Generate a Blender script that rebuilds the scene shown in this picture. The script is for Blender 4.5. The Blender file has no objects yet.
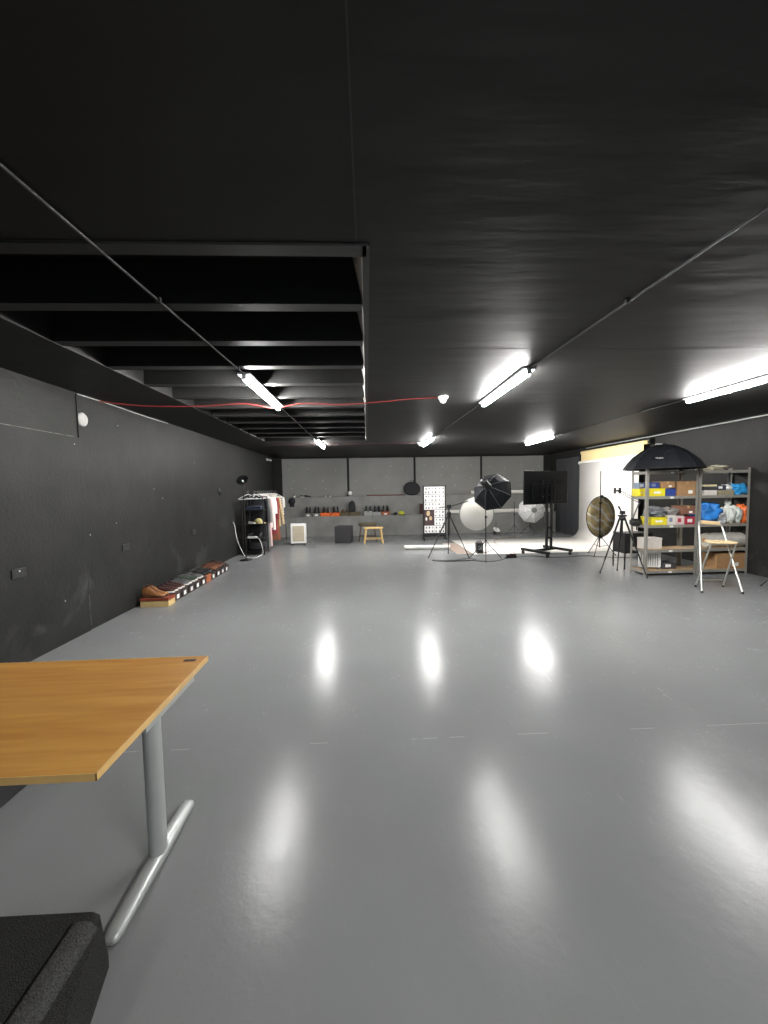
import bpy, bmesh, math, random
from mathutils import Vector, Matrix, Euler, noise

random.seed(7)
SC = bpy.context.scene
COL = SC.collection
PI = math.pi

# ------------------------------------------------------------------ camera
F_PX, CAM_Z = 385.0, 1.6
_Y = Vector(((367 - 384) / F_PX, (512 - 489) / F_PX, -1)).normalized()
_X = Vector((1, .02, 0)); _X.z = (_X.x * _Y.x + _X.y * _Y.y) / -_Y.z; _X.normalize()
_Z = _X.cross(_Y)
CAM_ROT = Matrix((_X, _Y, _Z))
CAM_POS = Vector((0, 0, CAM_Z))


def ray(x, y):
    return CAM_ROT @ Vector(((x - 384) / F_PX, (512 - y) / F_PX, -1))


def at(x, y, depth):
    """the point of the room seen at that spot, at distance `depth` along the room"""
    r = ray(x, y)
    return CAM_POS + r * (depth / r.y)


def fl(x, y, z=0.0):
    r = ray(x, y)
    return CAM_POS + r * ((z - CAM_Z) / r.z)


cam = bpy.data.cameras.new('camera')
cam.sensor_fit = 'VERTICAL'; cam.sensor_height = 36; cam.sensor_width = 27
cam.lens = 36 * F_PX / 1024
cam.clip_start = .05; cam.clip_end = 100
camo = bpy.data.objects.new('camera', cam); COL.objects.link(camo)
camo.matrix_world = Matrix.Translation(CAM_POS) @ CAM_ROT.to_4x4()
SC.camera = camo

# --------------------------------------------------------------- materials
MATS = {}


def srgb(r, g, b):
    def f(c):
        c /= 255
        return c / 12.92 if c <= .04045 else ((c + .055) / 1.055) ** 2.4
    return (f(r), f(g), f(b), 1)


def mat(name, col, rough=.5, metal=0., var=.12, scale=12., bump=.0, bscale=40., spec=.5, stretch=None, emit=0, coat=0):
    """a principled material with some noise in its colour, and a bump"""
    if name in MATS:
        return MATS[name]
    m = bpy.data.materials.new(name); m.use_nodes = True
    nt = m.node_tree; N = nt.nodes; L = nt.links
    p = N['Principled BSDF']
    p.inputs['Roughness'].default_value = rough
    p.inputs['Metallic'].default_value = metal
    p.inputs['Specular IOR Level'].default_value = spec
    if coat: p.inputs['Coat Weight'].default_value = coat
    tc = N.new('ShaderNodeTexCoord'); mp = N.new('ShaderNodeMapping')
    L.new(tc.outputs['Object'], mp.inputs['Vector'])
    if stretch: mp.inputs['Scale'].default_value = stretch
    nz = N.new('ShaderNodeTexNoise'); nz.inputs['Scale'].default_value = scale; nz.inputs['Detail'].default_value = 5
    L.new(mp.outputs['Vector'], nz.inputs['Vector'])
    rp = N.new('ShaderNodeValToRGB')
    rp.color_ramp.elements[0].position = .3; rp.color_ramp.elements[1].position = .7
    rp.color_ramp.elements[0].color = tuple(c * (1 - var) for c in col[:3]) + (1,)
    rp.color_ramp.elements[1].color = tuple(min(1, c * (1 + var)) for c in col[:3]) + (1,)
    L.new(nz.outputs['Fac'], rp.inputs['Fac']); L.new(rp.outputs['Color'], p.inputs['Base Color'])
    if bump:
        n2 = N.new('ShaderNodeTexNoise'); n2.inputs['Scale'].default_value = bscale; n2.inputs['Detail'].default_value = 4
        L.new(mp.outputs['Vector'], n2.inputs['Vector'])
        b = N.new('ShaderNodeBump'); b.inputs['Strength'].default_value = bump; b.inputs['Distance'].default_value = .02
        L.new(n2.outputs['Fac'], b.inputs['Height']); L.new(b.outputs['Normal'], p.inputs['Normal'])
    if emit:
        p.inputs['Emission Color'].default_value = col; p.inputs['Emission Strength'].default_value = emit
    MATS[name] = m
    return m


def nodes_of(m):
    nt = m.node_tree
    return nt.nodes, nt.links, nt.nodes['Principled BSDF']


def math_node(N, L, op, a, b=None, c=None):
    n = N.new('ShaderNodeMath'); n.operation = op
    for i, v in enumerate((a, b, c)):
        if v is None: continue
        if isinstance(v, (int, float)): n.inputs[i].default_value = v
        else: L.new(v, n.inputs[i])
    return n.outputs[0]


def mix_node(N, L, fac, a, b):
    n = N.new('ShaderNodeMix'); n.data_type = 'RGBA'
    if isinstance(fac, (int, float)): n.inputs[0].default_value = fac
    else: L.new(fac, n.inputs[0])
    for k, v in ((6, a), (7, b)):
        if isinstance(v, tuple): n.inputs[k].default_value = v
        else: L.new(v, n.inputs[k])
    return n.outputs[2]


def floor_material():
    m = mat('floor_paint', (.182, .189, .190, 1), rough=.3, spec=.13, var=.05, scale=1.3)
    N, L, p = nodes_of(m)
    base = p.inputs['Base Color'].links[0].from_socket
    tc = N.new('ShaderNodeTexCoord')
    # pale specks and little scratches
    v = N.new('ShaderNodeTexVoronoi'); v.inputs['Scale'].default_value = 1.7; v.inputs['Randomness'].default_value = 1
    L.new(tc.outputs['Object'], v.inputs['Vector'])
    speck = math_node(N, L, 'LESS_THAN', v.outputs['Distance'], .014)
    # a filled joint across the floor
    sep = N.new('ShaderNodeSeparateXYZ'); L.new(tc.outputs['Object'], sep.inputs[0])
    dy = math_node(N, L, 'ABSOLUTE', math_node(N, L, 'SUBTRACT', sep.outputs['Y'], 2.36))
    ln = math_node(N, L, 'LESS_THAN', dy, .0035)
    pn = N.new('ShaderNodeTexNoise'); pn.inputs['Scale'].default_value = 2.2
    L.new(tc.outputs['Object'], pn.inputs['Vector'])
    ln = math_node(N, L, 'MULTIPLY', ln, math_node(N, L, 'GREATER_THAN', pn.outputs['Fac'], .54))
    mk = math_node(N, L, 'MULTIPLY', speck, .5)
    mk = math_node(N, L, 'MAXIMUM', mk, math_node(N, L, 'MULTIPLY', ln, .22))
    L.new(mix_node(N, L, mk, base, (.6, .6, .58, 1)), p.inputs['Base Color'])
    # uneven gloss, slightly wavy film with brush scratches
    rn = N.new('ShaderNodeTexNoise'); rn.inputs['Scale'].default_value = 2.5; rn.inputs['Detail'].default_value = 8; rn.inputs['Roughness'].default_value = .65
    L.new(tc.outputs['Object'], rn.inputs['Vector'])
    mr = N.new('ShaderNodeMapRange'); mr.inputs['From Min'].default_value = .3; mr.inputs['From Max'].default_value = .7
    mr.inputs['To Min'].default_value = .15; mr.inputs['To Max'].default_value = .25
    L.new(rn.outputs['Fac'], mr.inputs['Value'])
    # fine swirling scratches that dull the gloss
    sm = N.new('ShaderNodeMapping'); sm.inputs['Scale'].default_value = (22, 7, 1); sm.inputs['Rotation'].default_value = (0, 0, .5)
    L.new(tc.outputs['Object'], sm.inputs['Vector'])
    sn = N.new('ShaderNodeTexNoise'); sn.inputs['Scale'].default_value = 2.0; sn.inputs['Detail'].default_value = 8; sn.inputs['Roughness'].default_value = .7; sn.inputs['Distortion'].default_value = 1.5
    L.new(sm.outputs['Vector'], sn.inputs['Vector'])
    sr = N.new('ShaderNodeMapRange'); sr.inputs['From Min'].default_value = .54; sr.inputs['From Max'].default_value = .7
    L.new(sn.outputs['Fac'], sr.inputs['Value'])
    L.new(math_node(N, L, 'ADD', mr.outputs[0], math_node(N, L, 'MULTIPLY', sr.outputs[0], .12)), p.inputs['Roughness'])
    b1 = N.new('ShaderNodeTexNoise'); b1.inputs['Scale'].default_value = 16; b1.inputs['Detail'].default_value = 9; b1.inputs['Roughness'].default_value = .62
    L.new(tc.outputs['Object'], b1.inputs['Vector'])
    bp = N.new('ShaderNodeBump'); bp.inputs['Strength'].default_value = .075; bp.inputs['Distance'].default_value = .02
    L.new(b1.outputs['Fac'], bp.inputs['Height'])
    L.new(bp.outputs['Normal'], p.inputs['Normal'])
    return m


def wall_material(name, col, specks=True, rough=.5):
    m = mat(name, col, rough=rough, var=.16, scale=2.2, bump=.0)
    N, L, p = nodes_of(m)
    base = p.inputs['Base Color'].links[0].from_socket
    tc = N.new('ShaderNodeTexCoord')
    # chalky scuffs low on the wall
    n1 = N.new('ShaderNodeTexNoise'); n1.inputs['Scale'].default_value = 1.7; n1.inputs['Detail'].default_value = 7; n1.inputs['Distortion'].default_value = .6
    L.new(tc.outputs['Object'], n1.inputs['Vector'])
    sc = N.new('ShaderNodeMapRange'); sc.inputs['From Min'].default_value = .6; sc.inputs['From Max'].default_value = .84
    L.new(n1.outputs['Fac'], sc.inputs['Value'])
    sp3 = N.new('ShaderNodeSeparateXYZ'); L.new(tc.outputs['Object'], sp3.inputs[0])
    zm = N.new('ShaderNodeMapRange'); zm.inputs['From Min'].default_value = 1.1; zm.inputs['From Max'].default_value = .6; zm.inputs['To Min'].default_value = .05; zm.inputs['To Max'].default_value = .45
    L.new(sp3.outputs['Z'], zm.inputs['Value'])
    fac = math_node(N, L, 'MULTIPLY', sc.outputs[0], zm.outputs[0])
    v = N.new('ShaderNodeTexVoronoi'); v.inputs['Scale'].default_value = 2.6
    L.new(tc.outputs['Object'], v.inputs['Vector'])
    sp = math_node(N, L, 'LESS_THAN', v.outputs['Distance'], .03 if specks else .0)
    p.inputs['Specular IOR Level'].default_value = .12
    L.new(mix_node(N, L, math_node(N, L, 'MULTIPLY', sp, .6), mix_node(N, L, fac, base, (.14, .14, .135, 1)), (.35, .35, .33, 1)), p.inputs['Base Color'])
    b1 = N.new('ShaderNodeTexNoise'); b1.inputs['Scale'].default_value = 30; b1.inputs['Detail'].default_value = 4
    L.new(tc.outputs['Object'], b1.inputs['Vector'])
    b2 = N.new('ShaderNodeTexNoise'); b2.inputs['Scale'].default_value = 5; b2.inputs['Detail'].default_value = 3
    L.new(tc.outputs['Object'], b2.inputs['Vector'])
    bp = N.new('ShaderNodeBump'); bp.inputs['Strength'].default_value = .22; bp.inputs['Distance'].default_value = .02
    L.new(math_node(N, L, 'ADD', b1.outputs['Fac'], b2.outputs['Fac']), bp.inputs['Height'])
    L.new(bp.outputs['Normal'], p.inputs['Normal'])
    return m


def ceiling_material():
    m = mat('ceiling_paint', (.0165, .0165, .0161, 1), rough=.55, spec=.22, var=.15, scale=1.5)
    N, L, p = nodes_of(m)
    tc = N.new('ShaderNodeTexCoord'); mp = N.new('ShaderNodeMapping'); mp.inputs['Scale'].default_value = (.7, 3.2, 1)
    L.new(tc.outputs['Object'], mp.inputs['Vector'])
    b1 = N.new('ShaderNodeTexNoise'); b1.inputs['Scale'].default_value = 1.6; b1.inputs['Detail'].default_value = 5
    L.new(mp.outputs['Vector'], b1.inputs['Vector'])
    bp = N.new('ShaderNodeBump'); bp.inputs['Strength'].default_value = .16; bp.inputs['Distance'].default_value = .03
    L.new(b1.outputs['Fac'], bp.inputs['Height']); L.new(bp.outputs['Normal'], p.inputs['Normal'])
    return m


def wood_material(name, c0, c1, rough=.4, axis=(1.2, 14, 14)):
    m = mat(name, c0, rough=rough, var=.0)
    N, L, p = nodes_of(m)
    tc = N.new('ShaderNodeTexCoord'); mp = N.new('ShaderNodeMapping'); mp.inputs['Scale'].default_value = axis
    L.new(tc.outputs['Object'], mp.inputs['Vector'])
    n = N.new('ShaderNodeTexNoise'); n.inputs['Scale'].default_value = 1.6; n.inputs['Detail'].default_value = 7; n.inputs['Distortion'].default_value = .8
    L.new(mp.outputs['Vector'], n.inputs['Vector'])
    mr = N.new('ShaderNodeMapRange'); mr.inputs['From Min'].default_value = .3; mr.inputs['From Max'].default_value = .7
    L.new(n.outputs['Fac'], mr.inputs['Value'])
    L.new(mix_node(N, L, mr.outputs[0], c0, c1), p.inputs['Base Color'])
    return m


M_FLOOR = floor_material()
M_WALL = wall_material('dark_wall_paint', (.021, .0211, .0198, 1))
M_WALLR = wall_material('dark_right_wall_paint', (.021, .0205, .019, 1), specks=False)
M_CEIL = ceiling_material()
M_GREY = wall_material('grey_wall_paint', (.235, .235, .225, 1), specks=False)
M_BOARD = mat('grey_panel_paint', (.235, .235, .224, 1), rough=.55, var=.06, scale=2, bump=.1)
M_WOOD = wood_material('honey_oak', srgb(176, 118, 48), srgb(202, 150, 76), axis=(1.0, 11, 11))
M_EDGE = mat('oak_edge', srgb(214, 176, 112), rough=.4, var=.08, scale=20)
M_PINE = wood_material('pale_pine', srgb(206, 168, 100), srgb(226, 194, 134), axis=(4, 20, 20))
M_BIRCH = wood_material('pale_birch', srgb(222, 196, 146), srgb(236, 214, 172), axis=(4, 20, 20))
M_CHIP = mat('chipboard', srgb(168, 140, 104), rough=.8, var=.15, scale=60)
M_STEEL = mat('grey_painted_steel', srgb(128, 130, 126), rough=.45, metal=.2, var=.05)
M_DESKM = mat('silver_desk_metal', srgb(176, 180, 178), rough=.38, metal=.35, var=.04)
M_SHELF = mat('galvanised_shelf_steel', srgb(146, 144, 136), rough=.45, metal=.2, var=.08)
M_ALU = mat('aluminium', srgb(205, 205, 200), rough=.28, metal=.8, var=.04)
M_BLACK = mat('black_plastic', (.012, .012, .013, 1), rough=.45, var=.1)
M_BLKM = mat('black_metal', (.014, .014, .015, 1), rough=.35, metal=.2, var=.1)
M_BLKF = mat('black_fabric', (.014, .015, .018, 1), rough=.75, var=.2, scale=30, bump=.2)
M_CHAR = mat('charcoal_fabric', (.028, .027, .029, 1), rough=.85, var=.15, scale=40, bump=.2)
M_WHITE = mat('white_plastic', (.78, .78, .76, 1), rough=.4, var=.03)
M_PAPER = mat('white_paper', (.83, .80, .755, 1), rough=.75, var=.02, scale=1.2)
M_CREAM = mat('cream_paper', srgb(228, 206, 152), rough=.7, var=.04, scale=3)
M_CARD = mat('cardboard', srgb(158, 122, 84), rough=.85, var=.08, scale=20)
M_TAPE = mat('parcel_tape', srgb(182, 148, 104), rough=.35, var=.04)
M_RED = mat('red_cable', srgb(128, 44, 42), rough=.5, var=.05)
M_CARPET = mat('charcoal_carpet', (.04, .04, .039, 1), rough=1, var=.35, scale=160, bump=.8, bscale=260, spec=.1)
M_CARPET_PALE = mat('pale_carpet', (.075, .075, .073, 1), rough=1, var=.35, scale=140, bump=.7, bscale=240, spec=.1)  # paler carpet for the strip along the step's edge
M_TUBE = mat('lit_tube', (1, .985, .96, 1), rough=.4, var=0, emit=365)


# ------------------------------------------------------------ mesh builder
class MB:
    def __init__(s):
        s.v, s.f, s.sm = [], [], []

    def add(s, verts, faces, smooth=False, m=None):
        k = len(s.v)
        s.v += [(m @ Vector(p)) if m is not None else Vector(p) for p in verts]
        s.f += [tuple(i + k for i in f) for f in faces]
        s.sm += [smooth] * len(faces)
        return s

    def box(s, x0, x1, y0, y1, z0, z1, m=None, bevel=0.0, seg=2):
        if not bevel:
            vs = [(x0, y0, z0), (x1, y0, z0), (x1, y1, z0), (x0, y1, z0), (x0, y0, z1), (x1, y0, z1), (x1, y1, z1), (x0, y1, z1)]
            return s.add(vs, [(0, 3, 2, 1), (4, 5, 6, 7), (0, 1, 5, 4), (1, 2, 6, 5), (2, 3, 7, 6), (3, 0, 4, 7)], False, m)
        bm = bmesh.new(); bmesh.ops.create_cube(bm, size=1)
        for v in bm.verts:
            v.co = Vector((x0 + (x1 - x0) * (v.co.x + .5), y0 + (y1 - y0) * (v.co.y + .5), z0 + (z1 - z0) * (v.co.z + .5)))
        bmesh.ops.bevel(bm, geom=list(bm.edges), offset=bevel, segments=seg, profile=.5, affect='EDGES')
        bm.verts.index_update()
        vs = [v.co.copy() for v in bm.verts]; fs = [tuple(v.index for v in f.verts) for f in bm.faces]
        bm.free()
        return s.add(vs, fs, False, m)

    def ring(s, c, t, r, n, up=None, ry=None):
        t = t.normalized()
        u = t.cross(Vector((0, 0, 1))) if up is None else up
        if u.length < 1e-3: u = t.cross(Vector((0, 1, 0)))
        u.normalize(); w = u.cross(t)
        ry = r if ry is None else ry
        return [c + u * (math.cos(2 * PI * i / n) * r) + w * (math.sin(2 * PI * i / n) * ry) for i in range(n)]

    def loft(s, rings, caps=True, smooth=True, close=False, m=None):
        n = len(rings[0]); vs = [p for r in rings for p in r]; fs = []
        R = len(rings)
        for j in range(R if close else R - 1):
            a, b = j * n, ((j + 1) % R) * n
            for i in range(n):
                k = (i + 1) % n
                fs.append((a + i, a + k, b + k, b + i))
        s.add(vs, fs, smooth, m)
        if caps and not close:
            s.add(rings[0], [tuple(range(n))[::-1]], False, m)
            s.add(rings[-1], [tuple(range(n))], False, m)
        return s

    def tube(s, pts, r, n=8, r1=None, m=None, smooth=True):
        P = [Vector(p) for p in pts]; rings = []; up = None
        for i, p in enumerate(P):
            t = (P[min(i + 1, len(P) - 1)] - P[max(i - 1, 0)]).normalized()
            if up is None:
                up = t.cross(Vector((0, 0, 1)))
                if up.length < 1e-3: up = Vector((1, 0, 0))
            up = (up - t * up.dot(t)).normalized()
            rr = r if r1 is None else r + (r1 - r) * i / (len(P) - 1)
            rings.append(s.ring(p, t, rr, n, up.copy()))
        return s.loft(rings, True, smooth, m=m)

    def bar(s, a, b, w, h=None, up=Vector((0, 0, 1)), m=None):
        """a straight bar of rectangular section"""
        a, b = Vector(a), Vector(b); h = h or w
        t = (b - a).normalized(); u = t.cross(up)
        if u.length < 1e-3: u = Vector((1, 0, 0))
        u.normalize(); q = u.cross(t)
        c = [(-1, -1), (1, -1), (1, 1), (-1, 1)]
        return s.loft([[p + u * (i * w / 2) + q * (j * h / 2) for i, j in c] for p in (a, b)], True, False, m=m)

    def lathe(s, prof, n=24, m=None, smooth=True):
        rings = [[Vector((max(r, 1e-5) * math.cos(2 * PI * i / n), max(r, 1e-5) * math.sin(2 * PI * i / n), z)) for i in range(n)] for r, z in prof]
        return s.loft(rings, True, smooth, m=m)

    def blob(s, c, size, seed, amp=.18, n=18, k=10, flat=True, freq=2.0):
        """a soft, crumpled lump"""
        c = Vector(c); rings = []
        for j in range(k + 1):
            th = -PI / 2 + PI * j / k
            rg = []
            for i in range(n):
                ph = 2 * PI * i / n
                d = Vector((math.cos(th) * math.cos(ph), math.cos(th) * math.sin(ph), math.sin(th)))
                q = 1 + amp * noise.noise(d * freq + Vector((seed * 3.1, seed * 1.7, seed))) * 1.6 + amp * .5 * noise.noise(d * freq * 2.7 + Vector((seed, 9, seed * 2)))
                e = Vector((d.x, d.y, d.z)) * q
                e = Vector((math.copysign(abs(e.x) ** .85, e.x), math.copysign(abs(e.y) ** .85, e.y), math.copysign(abs(e.z) ** .8, e.z)))
                z = max(e.z, -.8) if flat else e.z
                rg.append(c + Vector((e.x * size[0] / 2, e.y * size[1] / 2, z * size[2] / 2)))
            rings.append(rg)
        if flat:
            lo = min(p.z for r in rings for p in r); dz = c.z - size[2] / 2 - lo
            for r in rings:
                for p in r: p.z += dz
        return s.loft(rings, True, True)

    def prism(s, poly, fn, d0, d1):
        """a polygon pushed from d0 to d1; fn(u, v, d) gives the point"""
        n = len(poly)
        return s.loft([[Vector(fn(u, v, d)) for u, v in poly] for d in (d0, d1)], True, False)

    def build(s, name, material, parent=None, world=False, origin=None):
        vs = s.v
        loc = Vector((0, 0, 0))
        if parent is None:
            if origin is None:
                xs = [p.x for p in vs]; ys = [p.y for p in vs]; zs = [p.z for p in vs]
                loc = Vector(((min(xs) + max(xs)) / 2, (min(ys) + max(ys)) / 2, min(zs)))
            else: loc = Vector(origin)
            vs = [p - loc for p in vs]
        elif world:
            inv = chain(parent).inverted(); vs = [inv @ p for p in vs]
        me = bpy.data.meshes.new(name)
        me.from_pydata([tuple(p) for p in vs], [], s.f)
        me.polygons.foreach_set('use_smooth', s.sm)
        bm = bmesh.new(); bm.from_mesh(me); bmesh.ops.recalc_face_normals(bm, faces=bm.faces); bm.to_mesh(me); bm.free()
        me.materials.append(material)
        o = bpy.data.objects.new(name, me); COL.objects.link(o)
        o.location = loc
        if parent is not None: o.parent = parent
        return o


def chain(o):
    m = o.matrix_basis.copy()
    while o.parent is not None:
        o = o.parent; m = o.matrix_basis @ m
    return m


def tag(o, label, cat, group=None, kind=None):
    o['label'] = label; o['category'] = cat
    if group: o['group'] = group
    if kind: o['kind'] = kind
    return o


def thing(name, label, cat, loc=(0, 0, 0), rotz=0, group=None):
    o = bpy.data.objects.new(name, None); COL.objects.link(o)
    o.location = loc; o.rotation_euler = (0, 0, rotz); o.empty_display_size = .1
    return tag(o, label, cat, group)


def struct(o, label=None, cat=None):
    o['kind'] = 'structure'
    if label: o['label'] = label
    if cat: o['category'] = cat
    return o


def copy_tree(o, parent=None):
    c = o.copy(); COL.objects.link(c)
    if parent is not None: c.parent = parent
    for ch in [k for k in COL.objects if k.parent is o]:
        copy_tree(ch, c)
    return c


def smooth_path(pts, k=6):
    P = [Vector(p) for p in pts]; out = []
    for i in range(len(P) - 1):
        p0, p1, p2, p3 = P[max(i - 1, 0)], P[i], P[i + 1], P[min(i + 2, len(P) - 1)]
        for j in range(k):
            t = j / k
            out.append(.5 * ((2 * p1) + (p2 - p0) * t + (2 * p0 - 5 * p1 + 4 * p2 - p3) * t * t + (3 * p1 - p0 - 3 * p2 + p3) * t ** 3))
    out.append(P[-1])
    return out


def rot_to(d):
    """a rotation whose z axis is d"""
    return Vector((0, 0, 1)).rotation_difference(Vector(d).normalized()).to_matrix().to_4x4()


T = Matrix.Translation

# ============================================================ THE SETTING
XL, XR, YN, ZC = -3.28, 6.68, -3.0, 2.75
YB1, YB2, YB3 = 13.2, 13.5, 13.8
ZL1, ZL2 = .69, 1.35

struct(MB().box(XL - .15, XR + .15, YN, YB3 + .15, -.12, 0).build('floor', M_FLOOR, origin=(0, 0, 0)), 'glossy grey painted floor of the studio', 'floor')
struct(MB().box(XL - .15, XL, YN, YB3 + .15, 0, 3.05).build('wall_left', M_WALL, origin=(0, 0, 0)), 'dark grey textured wall behind the row of shoeboxes', 'wall')
struct(MB().box(XR, XR + .15, YN, YB3 + .15, 0, 3.05).build('wall_right', M_WALLR, origin=(0, 0, 0)), 'dark grey wall behind the metal shelving', 'wall')
struct(MB().box(XL, XR, YB3, YB3 + .15, 0, 3.05).build('wall_back', M_WALLR, origin=(0, 0, 0)), 'dark end wall above the ledges', 'wall')
struct(MB().prism([(YB1, 0), (YB1, ZL1), (YB2, ZL1), (YB2, ZL2), (YB3 - .001, ZL2), (YB3 - .001, 0)], lambda u, v, d: (d, u, v), XL, XR)
       .build('wall_back_ledge', M_GREY, origin=(0, 0, 0)), 'grey stepped lower end wall with two ledges', 'wall')

# panels of the end wall, with white filled screw holes
edges = [at(281, 470, YB3).x, at(348, 470, YB3).x, at(414.5, 470, YB3).x, at(481, 470, YB3).x, at(544, 470, YB3).x]
for i in range(4):
    x0, x1 = edges[i] + .04, edges[i + 1] - .04
    p = struct(MB().box(x0, x1, YB3 - .03, YB3 - .001, ZL2 + .005, 2.7, bevel=.004).build('wall_panel', M_BOARD),
               ['grey wall board behind the floor lamp and clothes rail', 'grey wall board above the black cube', 'grey wall board above the black oval bag', 'grey wall board behind the black octagonal softbox'][i], 'wall panel')
    mb = MB()
    random.seed(20 + i)
    for r in range(3):
        for c in range(4):
            if random.random() < .4: continue
            x = x0 + (c + .5 + random.uniform(-.2, .2)) * (x1 - x0) / 4; z = 1.62 + r * .36 + random.uniform(-.08, .08)
            mb.lathe([(.022, 0), (.018, .004)], 8, T((x, YB3 - .03, z)) @ Matrix.Rotation(PI / 2, 4, 'X'))
    mb.build('filler_dot', mat('white_filler', (.42, .42, .41, 1), rough=.8), p, world=True)

# board on the near part of the left wall; its edges make the seams
struct(MB().box(XL, XL + .012, YN, 4.58, 0, 2.24).build('wall_left_panel', M_WALL, origin=(0, 0, 0)), 'dark boarding with a chipped top edge on the side wall', 'wall panel')
m_chip = mat('chipped_paint', (.09, .088, .08, 1), rough=.8, var=.8, scale=9)
struct(MB().box(XL, XL + .013, 3.0, 4.5, 2.24, 2.246).build('trim_1', m_chip), 'pale chipped seam along the top of the dark boarding', 'trim')
struct(MB().box(XL, XL + .0135, 4.58, 4.59, .42, 2.73).build('trim_7', mat('dark_seam', (.010, .010, .010, 1), rough=.7)), 'dark upright seam in the side wall below the round fitting', 'trim')
struct(MB().box(XL, XL + .014, 4.58, 4.586, .05, .42).build('trim_2', m_chip), 'pale chipped seam low on the dark side wall', 'trim')

# ceiling with the joisted recess
RX0, RX1, RY0, RY1, ZR = -2.35, 0.0, 1.965, 9.2, 3.02
mb = MB()
mb.box(RX1, XR, YN, YB3, ZC, ZR)
mb.box(XL, RX1, YN, RY0, ZC, ZR)
mb.box(XL, RX0, RY0, RY1, ZC, ZR)
mb.box(XL, RX1, RY1, YB3, ZC, ZR)
mb.box(XL, XR, YN, YB3, ZR, 3.1)
struct(mb.build('ceiling', M_CEIL, origin=(0, 0, 0)), 'black ceiling with an open joisted recess', 'ceiling')
m_joist = mat('black_joist_paint', (.016, .016, .0155, 1), rough=.5, var=.15)
struct(MB().prism([(RX1 - .002, ZC + .005), (RX1 + .0, ZC + .005), (RX1 - .045, ZR), (RX1 - .06, ZR)], lambda u, v, d: (u, d, v), RY0, RY1).build('trim_8', mat('pale_board', (.5, .495, .48, 1), rough=.7, var=.2)), 'pale slanted board along the inner side of the ceiling recess', 'trim')  # inner side of the recess drawn as a pale slanted board
k = 0
y = 2.485
while y < RY1 - .2:
    k += 1
    struct(MB().box(RX0, RX1 - .012, y, y + .10, ZC + .004, ZR).build('beam_joist', m_joist),
           'black ceiling joist, number %s counted from the open end of the recess' % ['one', 'two', 'three', 'four', 'five', 'six', 'seven', 'eight', 'nine', 'ten', 'eleven', 'twelve', 'thirteen'][k - 1], 'joist')
    y += .6
struct(MB().box(RX0, RX1 + .02, RY0 - .085, RY0, ZC - .012, ZC).build('trim_3', m_joist), 'black batten along the near edge of the ceiling recess', 'trim')
struct(MB().box(RX1, RX1 + .035, RY0 - .085, RY1, ZC - .012, ZC).build('trim_4', m_joist), 'black batten along the long edge of the ceiling recess', 'trim')
struct(MB().box(-.03, -.024, .2, RY0 - .09, ZC - .003, ZC).build('trim_5', mat('faded_seam', (.018, .018, .018, 1), rough=.6)), 'faint seam in the black ceiling near the recess corner', 'trim')
struct(MB().box(RX1 + .04, XR, 3.24, 3.28, ZC - .0006, ZC).build('trim_6', M_CEIL), 'flat black joint strip across the ceiling', 'trim')

# carpeted step in the near left corner
mb = MB()
top = [(-2.7, -.6), (-.97, -.6), (-.955, 1.25), (-.965, 1.275), (-2.7, 1.29)]
mid = [(-2.72, -.61), (-.93, -.6), (-.935, 1.265), (-.95, 1.285), (-2.72, 1.30)]
low = [(-2.73, -.62), (-.42, -.6), (-.905, 1.25), (-.93, 1.285), (-2.73, 1.31)]
mb.loft([[Vector((x, y, z)) for x, y in pl] for pl, z in ((low, 0), (mid, .15), (top, .174))], True, False)
st = struct(mb.build('carpet_step', M_CARPET, origin=(-1.8, .3, 0)), 'charcoal carpeted step at the foot of the wooden desk', 'step')
mb = MB()
mb.prism([(-1.014, .1735), (-.995, .1795), (-.97, .1815), (-.95, .179), (-.936, .169), (-.924, .151), (-.94, .14), (-1.0, .158)], lambda u, v, d: (u, d, v), -.6, 1.24)
mb.sm = [True] * len(mb.sm)
mb.build('nosing', M_CARPET_PALE, st, world=True)

# ================================================================== LIGHTS
proto = None
LX = (-1.17, 1.59, 4.34)
spots = [(-1.17, 3.85, 'above the empty middle floor, between joists and red cable'), (1.59, 3.72, ''), (4.34, 3.6, ''), (-1.12, 8.8, ''), (1.5, 8.6, ''), (4.24, 8.6, '')]
lab = ['lit fluorescent batten under the recess joists, beside the red cable', 'lit fluorescent batten on the flat ceiling beside the white sensor with the red cable',
       'lit fluorescent batten nearest the metal shelving', 'small lit fluorescent batten under the far end of the recess joists',
       'small lit fluorescent batten beside the far white sensor', 'small lit fluorescent batten above the television stand']


def make_batten():
    r = thing('ceiling_light', '', 'light', (0, 0, ZC), 0, 'fluorescent battens on the ceiling')
    MB().box(-.06, .06, 0, 1.5, -.024, -.001, bevel=.004).build('housing', mat('grey_white_metal', (.4, .4, .4, 1), rough=.5), r)
    MB().box(-.024, .024, .03, 1.47, -.072, -.024, bevel=.014, seg=3).build('diffuser', M_TUBE, r)
    for y in (.0, 1.47):
        MB().box(-.024, .024, y + .004, y + .026, -.07, -.02, bevel=.004).build('end_cap', M_WHITE, r)
    return r


for i, (x, y, _) in enumerate(spots):
    o = proto = make_batten() if i == 0 else copy_tree(proto)
    o.location = (x, y, ZC); o['label'] = lab[i]
o = copy_tree(proto); o.location = (LX[1], -1.5, ZC); o['label'] = 'lit fluorescent batten overhead, out of view before the desk'

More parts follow.
